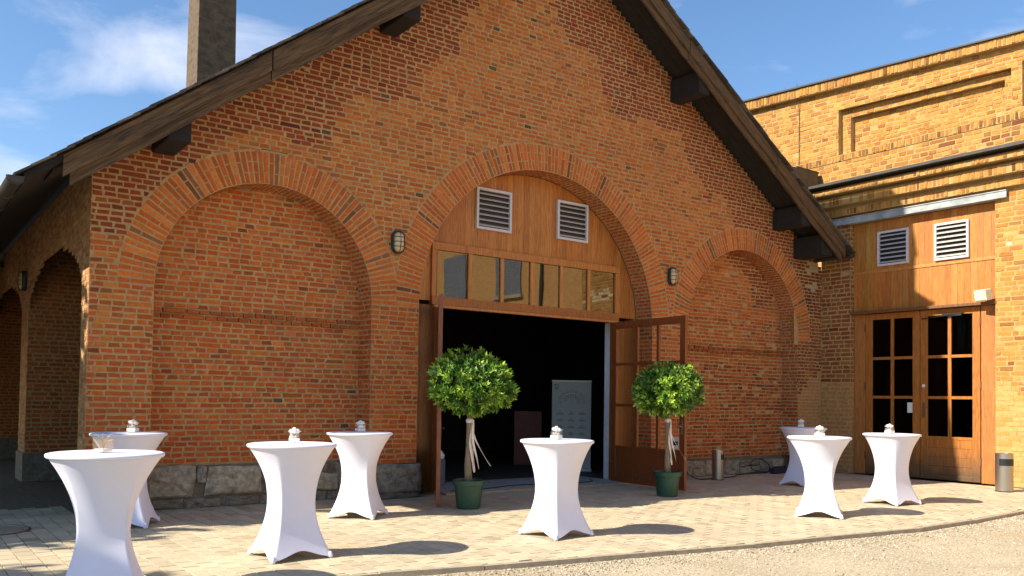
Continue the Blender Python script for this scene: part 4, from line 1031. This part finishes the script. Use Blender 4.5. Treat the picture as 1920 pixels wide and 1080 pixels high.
# ------------------------------------------------------------------ potted laurels
def laurel(pos, label, seed, Rx, Rz, cz, lean):
    rg = random.Random(seed); e = empty('potted_laurel', pos, label, 'potted tree', 'potted laurel trees by the doorway')
    pt = MB(); pt.lathe([(.165, 0), (.172, .01), (.205, .33), (.232, .335), (.236, .40), (.224, .405), (.215, .35), (.19, .34), (.01, .345)], 32); obj('pot', pt, M_POT, e, local=True, smooth=False)
    obj('soil', MB().lathe([(.20, .345), (.16, .36), (.01, .365)], 24), M_SOIL, e, local=True)
    path = [(0, 0, .30), (lean*.3, .01, .6), (lean*.2, -.01, .9), (0, 0, 1.2), (0, 0, 1.5)]
    obj('trunk', MB().tube(path, [.06, .05, .046, .046, .03], 10), M_TRUNK, e, local=True, smooth=True)
    br = MB()
    for k in range(12):
        a = rg.random()*6.28; b = rg.uniform(.2, .8); br.tube([(0, 0, 1.26+.2*rg.random()), (Rx*.4*math.cos(a), Rx*.4*math.sin(a), 1.45+.15*b), (Rx*.65*math.cos(a), Rx*.65*math.sin(a), cz+Rz*(b-.4)*.6)], [.015, .009, .004], 5)
    obj('branches', br, M_TRUNK, e, local=True)
    cr = MB(); LV = []; LF = []; LC = []
    clumps = [(rg.gauss(0, 1), rg.gauss(0, 1), rg.gauss(0, 1), rg.uniform(.90, 1.10)) for _ in range(40)]
    cdirs = [(Vector(c[:3]).normalized(), c[3]) for c in clumps]
    N_ = 1150
    for k in range(N_):
        d = Vector((rg.gauss(0, 1), rg.gauss(0, 1), rg.gauss(0, 1))).normalized()
        f = 1+sum((h-1)*max(0, d.dot(q)-.8)*5 for q, h in cdirs)
        rad = (rg.random()**.28)*f if rg.random() < .93 else rg.uniform(.3, .8)
        zf = Rz if d.z > 0 else Rz*.66
        c = Vector((d.x*Rx*rad, d.y*Rx*rad, cz+d.z*zf*rad))
        ax = (d+Vector((rg.gauss(0, .35), rg.gauss(0, .35), rg.gauss(.25, .35)))).normalized()
        t1 = ax.cross(Vector((.3, .2, 1))).normalized(); t2 = ax.cross(t1)
        tone = rg.gauss(1, .16); young_lit = rg.random() < .5*max(0, rad-.6)/.4
        nl = rg.randint(6, 9)
        for q in range(nl):
            an = q*2.4+rg.random()*.4; sp2 = .35+.75*q/nl; dr = (ax*math.cos(sp2)+(t1*math.cos(an)+t2*math.sin(an))*math.sin(sp2)).normalized()
            b0 = c-ax*.05*q/nl; ln = rg.uniform(.07, .11); wd2 = ln*.18; sd = dr.cross(ax); sd = sd.normalized() if sd.length > .01 else t1
            up2 = sd.cross(dr)
            base = len(LV); mid = b0+dr*ln*.5+up2*.004; tip = b0+dr*ln-up2*.006
            LV += [tuple(b0), tuple(mid+sd*wd2), tuple(tip), tuple(mid-sd*wd2), tuple(mid-up2*.004)]
            col = np.array((.27, .42, .04) if young_lit else (.075, .175, .018))*tone*rg.gauss(1, .12)  # outer leaves paler: young growth plus sunlit brightness put into the colour
            if rg.random() < .012: col = np.array((.48, .48, .28))
            LF += [(base, base+1, base+4), (base+1, base+2, base+4), (base+2, base+3, base+4), (base+3, base, base+4)]; LC += [tuple(np.clip(col, .004, 1))]*4
    cr.add(LV, LF); cr.c = LC
    obj('crown', cr, M_LEAF, e, local=True)
    # ribbons
    for k, (a, l, sw) in enumerate(((-.4, .75, .02), (-1.9, .62, .03), (-1.2, .70, .10), (.2, .66, .30))):
        rb = MB(); P = []; n = 14
        for i in range(n+1):
            t = i/n; z = 1.26-l*t; wv = .012*math.sin(t*7+k); off = sw*t*t
            cxx = .052*math.cos(a)+off*.75+wv; cyy = .052*math.sin(a)-.62*off*.9
            tw = .55+.5*math.sin(t*5+k*1.3); hwid = .021*(1-.35*(i == n))
            P += [(cxx-hwid*math.cos(tw), cyy-hwid*math.sin(tw)*.6, z), (cxx+hwid*math.cos(tw), cyy+hwid*math.sin(tw)*.6, z)]
        rb.add(P, [(2*i, 2*i+1, 2*i+3, 2*i+2) for i in range(n)]); o = obj('ribbon', rb, M_RIB, e, local=True); so_ = o.modifiers.new('thick', 'SOLIDIFY'); so_.thickness = .0015
    kn = MB(); kn.lathe([(.046, 1.22), (.056, 1.235), (.058, 1.26), (.046, 1.28)], 14, (0, 0, 0)); obj('ribbon_knot', kn, M_RIB, e, local=True)
laurel((6.86, 10.31, .004), 'potted laurel ball tree before the edge-on door leaf, its ribbon blown sideways', 21, .63, .55, 1.72, -.05)
laurel((10.60, 9.98, .004), 'potted laurel ball tree standing before the wide-open glazed door leaf', 22, .56, .50, 1.72, .03)

# ------------------------------------------------------------------ steel ashtray bins
def bin_(pos, rz, rad, h, label):
    e = empty('ashtray_bin', pos, label, 'ashtray bin', None, rz)
    b = MB(); b.lathe([(rad*1.02, 0), (rad*1.02, .02), (rad, .022), (rad, h-.02), (rad*1.0, h), (rad*.9, h+.004), (rad*.88, h-.015), (.01, h-.02)], 36); obj('body', b, M_STEEL, e, local=True, smooth=False)
    o_ = MB(); vs = []; n = 10
    for rr in (rad+.003, rad-.01):
        for zz in (h*.68, h*.86):
            for i in range(n+1):
                a = -1.0+2.0*i/n; vs.append((rr*math.sin(a), -rr*math.cos(a), zz))
    k = n+1; fs = [(i, i+1, k+i+1, k+i) for i in range(n)]+[(2*k+i+1, 2*k+i, 3*k+i, 3*k+i+1) for i in range(n)]
    fs += [(i+1, i, 2*k+i, 2*k+i+1) for i in range(n)]+[(k+i, k+i+1, 3*k+i+1, 3*k+i) for i in range(n)]
    o_.add(vs, fs); obj('opening', o_, M_BLACK, e, local=True); obj('base_ring', MB().lathe([(rad*1.05, 0), (rad*1.05, .012), (rad*.9, .013)], 36), M_BLACK, e, local=True)
bin_((13.70, 11.52, .004), R(38), .118, .60, 'slim steel ashtray bin standing against the wall beside the opened door leaf')
bin_((16.72, 7.36, .004), R(-42), .15, .70, 'steel ashtray bin with dark slot beside the annex door')
# cable and power strip
cb = MB(); pth = [(12.9, 11.75, .30), (13.05, 11.7, .12), (13.3, 11.66, .02), (13.75, 11.68, .015), (14.4, 11.72, .015), (14.9, 11.98, .016), (15.5, 12.05, .02), (15.95, 12.0, .03), (16.0, 12.02, .2), (15.75, 12.05, .33), (15.45, 12.05, .28), (15.4, 12.0, .12), (15.7, 11.95, .05), (16.1, 11.95, .05)]
def smoothp(p, n=6):
    out = []
    for i in range(len(p)-1):
        p0, p1, p2, p3 = [Vector(p[max(0, min(len(p)-1, j))]) for j in (i-1, i, i+1, i+2)]
        for k in range(n):
            t = k/n; out.append(tuple(.5*((2*p1)+(-p0+p2)*t+(2*p0-5*p1+4*p2-p3)*t*t+(-p0+3*p1-3*p2+p3)*t**3)))
    return out+[tuple(p[-1])]
cb.tube(smoothp(pth), .011, 6); obj('power_cable', cb, M_BLACK, label='black power cable looping along the base of the narrow blind arch', cat='cable')
pe = empty('power_strip', (16.25, 11.9, .006), 'dark blue-black power distributor lying at the foot of the narrow blind arch', 'power strip', None, R(5))
ps = MB(); ps.box((-.33, -.07, 0), (.33, .07, .12)); bevel(obj('body', ps, mat('navy_plastic', (.015, .02, .035), .45), pe, local=True), .02)
for i in range(4):
    q = MB(); q.lathe([(.038, .118), (.038, .15), (.03, .155)], 14, (-.22+i*.145, 0, 0)); obj('socket', q, M_BLACK, pe, local=True)
c2 = MB(); c2.tube(smoothp([(7.62, 12.0, .045), (8.0, 11.98, .042), (8.5, 12.1, .043), (9.2, 12.3, .043), (9.8, 12.15, .043), (10.3, 12.05, .044), (10.9, 12.2, .043), (11.2, 12.6, .043)]), .009, 6); obj('floor_cable', c2, M_BLACK, label='thin black cable lying across the grey door threshold', cat='cable')
# things just inside the doorway
re_ = empty('rollup_banner', (12.30, 14.45, .002), 'grey roll-up banner with seating sketch standing inside the dark doorway', 'banner', None, R(-38))
bm_ = MB(); bm_.box((-.43, -.004, .08), (.43, .004, 1.98)); obj('sheet', bm_, mat('banner_sheet', (.50, .52, .48), .6), re_, local=True)
bb = MB(); bb.box((-.45, -.10, 0), (.45, .10, .08)); bevel(obj('base', bb, M_METAL, re_, local=True), .015)
bb = MB(); bb.box((-.435, -.01, 1.975), (.435, .01, 2.0)); obj('top_bar', bb, M_METAL, re_, local=True)
ink = mat('banner_ink', (.09, .10, .09), .7); rg = random.Random(2)
lg = MB(); lg.tube([(-.33, -.006, 1.90), (-.37, -.006, 1.91), (-.385, -.006, 1.885), (-.34, -.006, 1.865), (-.33, -.006, 1.84), (-.365, -.006, 1.825), (-.39, -.006, 1.835)], .007, 5); lg.tube([(-.36, -.006, 1.80), (-.33, -.006, 1.80), (-.30, -.006, 1.84), (-.29, -.006, 1.89), (-.32, -.006, 1.905)], .007, 5); obj('logo_mark', lg, M_BLACK, re_, local=True)
sk_ = MB()
for k in range(17):
    a = math.pi*(k % 9)/8; rr = (.26, .15)[k // 9]; ccx, ccz = -.0+rr*math.cos(a), 1.52+rr*1.0*math.sin(a)*(.95)
    pts = [(ccx+.035*math.cos(q*.9), -.0055, ccz+.03*math.sin(q*.9)) for q in range(8)]; sk_.tube(pts, .004, 4)
sk_.tube([(-.02, -.0055, 1.45), (.03, -.0055, 1.52), (-.03, -.0055, 1.58), (.04, -.0055, 1.60)], .004, 4)
obj('seating_sketch', sk_, ink, re_, local=True)
tl = MB()
for rI in range(5):
    for cI in range(3):
        zc = 1.27-rI*.15; xc2 = -.25+cI*.24
        tl.box((xc2-.03, -.0052, zc+.03), (xc2+.03, -.0042, zc+.04)); 
        for q in range(2): hw2 = rg.uniform(.05, .085); tl.box((xc2-hw2, -.0052, zc-.02*q), (xc2+hw2, -.0042, zc-.02*q+.009))
obj('text_lines', tl, ink, re_, local=True)
ce = empty('waste_drum', (7.95, 13.05, .037), 'blue-grey drum with a pale bag just inside the edge-on door leaf', 'drum')
obj('body', MB().lathe([(.17, 0), (.19, .02), (.19, .45), (.17, .47)], 20), M_BARREL, ce, local=True); obj('bag', MB().lathe([(.16, .46), (.18, .52), (.13, .60), (.05, .66)], 12), M_PAPER, ce, local=True)
rc = empty('wooden_cabinet', (12.75, 16.6, .002), 'reddish wooden cabinet dimly seen deep inside the doorway', 'cabinet', None, R(-38))
cbx = MB(); cbx.box((-.33, -.3, 0), (.33, .3, 1.28)); obj('carcass', cbx, mat('red_wood', (.22, .03, .012), .5, noise=.3, nscale=5), rc, local=True)
for s_ in (-1, 1): obj('cabinet_door', MB().box((s_*.16-.155, -.325, .06), (s_*.16+.155, -.301, 1.24)), MATS['red_wood'], rc, local=True)

# ------------------------------------------------------------------ trees left of the hall (they throw the dappled shade)
def tree(pos, hgt, rad, label, seed, nleaf=24000):
    rg = random.Random(seed); e = empty('deciduous_tree', pos, label, 'tree', 'trees beside the hall')
    tk = MB(); tk.tube([(0, 0, -.1), (.05, .03, hgt*.25), (-.05, .06, hgt*.5), (.02, 0, hgt*.85)], [.24, .19, .14, .05], 12)
    for k in range(9):
        a = k*2.4+rg.random(); z0 = hgt*(.32+.05*k); tk.tube([(0, 0, z0), (rad*.4*math.cos(a), rad*.4*math.sin(a), z0+hgt*.08), (rad*.8*math.cos(a), rad*.8*math.sin(a), z0+hgt*.14)], [.09, .06, .02], 7)
    obj('trunk', tk, M_TRUNK, e, local=True)
    V = []; F = []; C = []
    cl = [(Vector((rg.gauss(0, 1), rg.gauss(0, 1), rg.gauss(0, .9))).normalized()*rg.uniform(.45, .95), rg.uniform(.22, .42)) for _ in range(34)]
    for k in range(nleaf):
        c, s = cl[rg.randrange(len(cl))]; p = c+Vector((rg.gauss(0, s*.5), rg.gauss(0, s*.5), rg.gauss(0, s*.4)))
        p = Vector((p.x*rad, p.y*rad, hgt*(.56 if nleaf > 9000 else .66)+p.z*hgt*(.42 if nleaf > 9000 else .32))); u = Vector((rg.gauss(0, 1), rg.gauss(0, 1), rg.gauss(0, .5))).normalized(); v = u.cross(Vector((rg.gauss(0, 1), rg.gauss(0, 1), rg.gauss(0, 1)))).normalized(); l = rg.uniform(.14, .27)
        b = len(V); V += [tuple(p-u*l), tuple(p+v*l*.6), tuple(p+u*l), tuple(p-v*l*.6)]; F.append((b, b+1, b+2, b+3)); t = rg.gauss(1, .2); C.append((.06*t, .11*t, .025*t))
    m_ = MB(); m_.add(V, F); m_.c = C; obj('crown', m_, M_TLEAF, e, local=True)
tree((-2.0, 16.6, 0), 8.8, 3.1, 'leafy tree nearest the hall corner, beside the side arcade', 41)
tree((-1.6, 22.4, 0), 9.0, 3.1, 'leafy tree halfway along the side arcade of the hall', 42)
tree((-1.2, 28.4, 0), 9.0, 3.0, 'leafy tree by the far end of the side arcade', 44)
tree((-4.9, 13.6, 0), 7.6, 2.3, 'low spreading tree out in the yard opposite the hall corner', 45, 9500)
tree((-8.8, 9.4, 0), 8.4, 2.0, 'thin leafy tree standing alone out in the yard, left of the paving', 43, 4200)
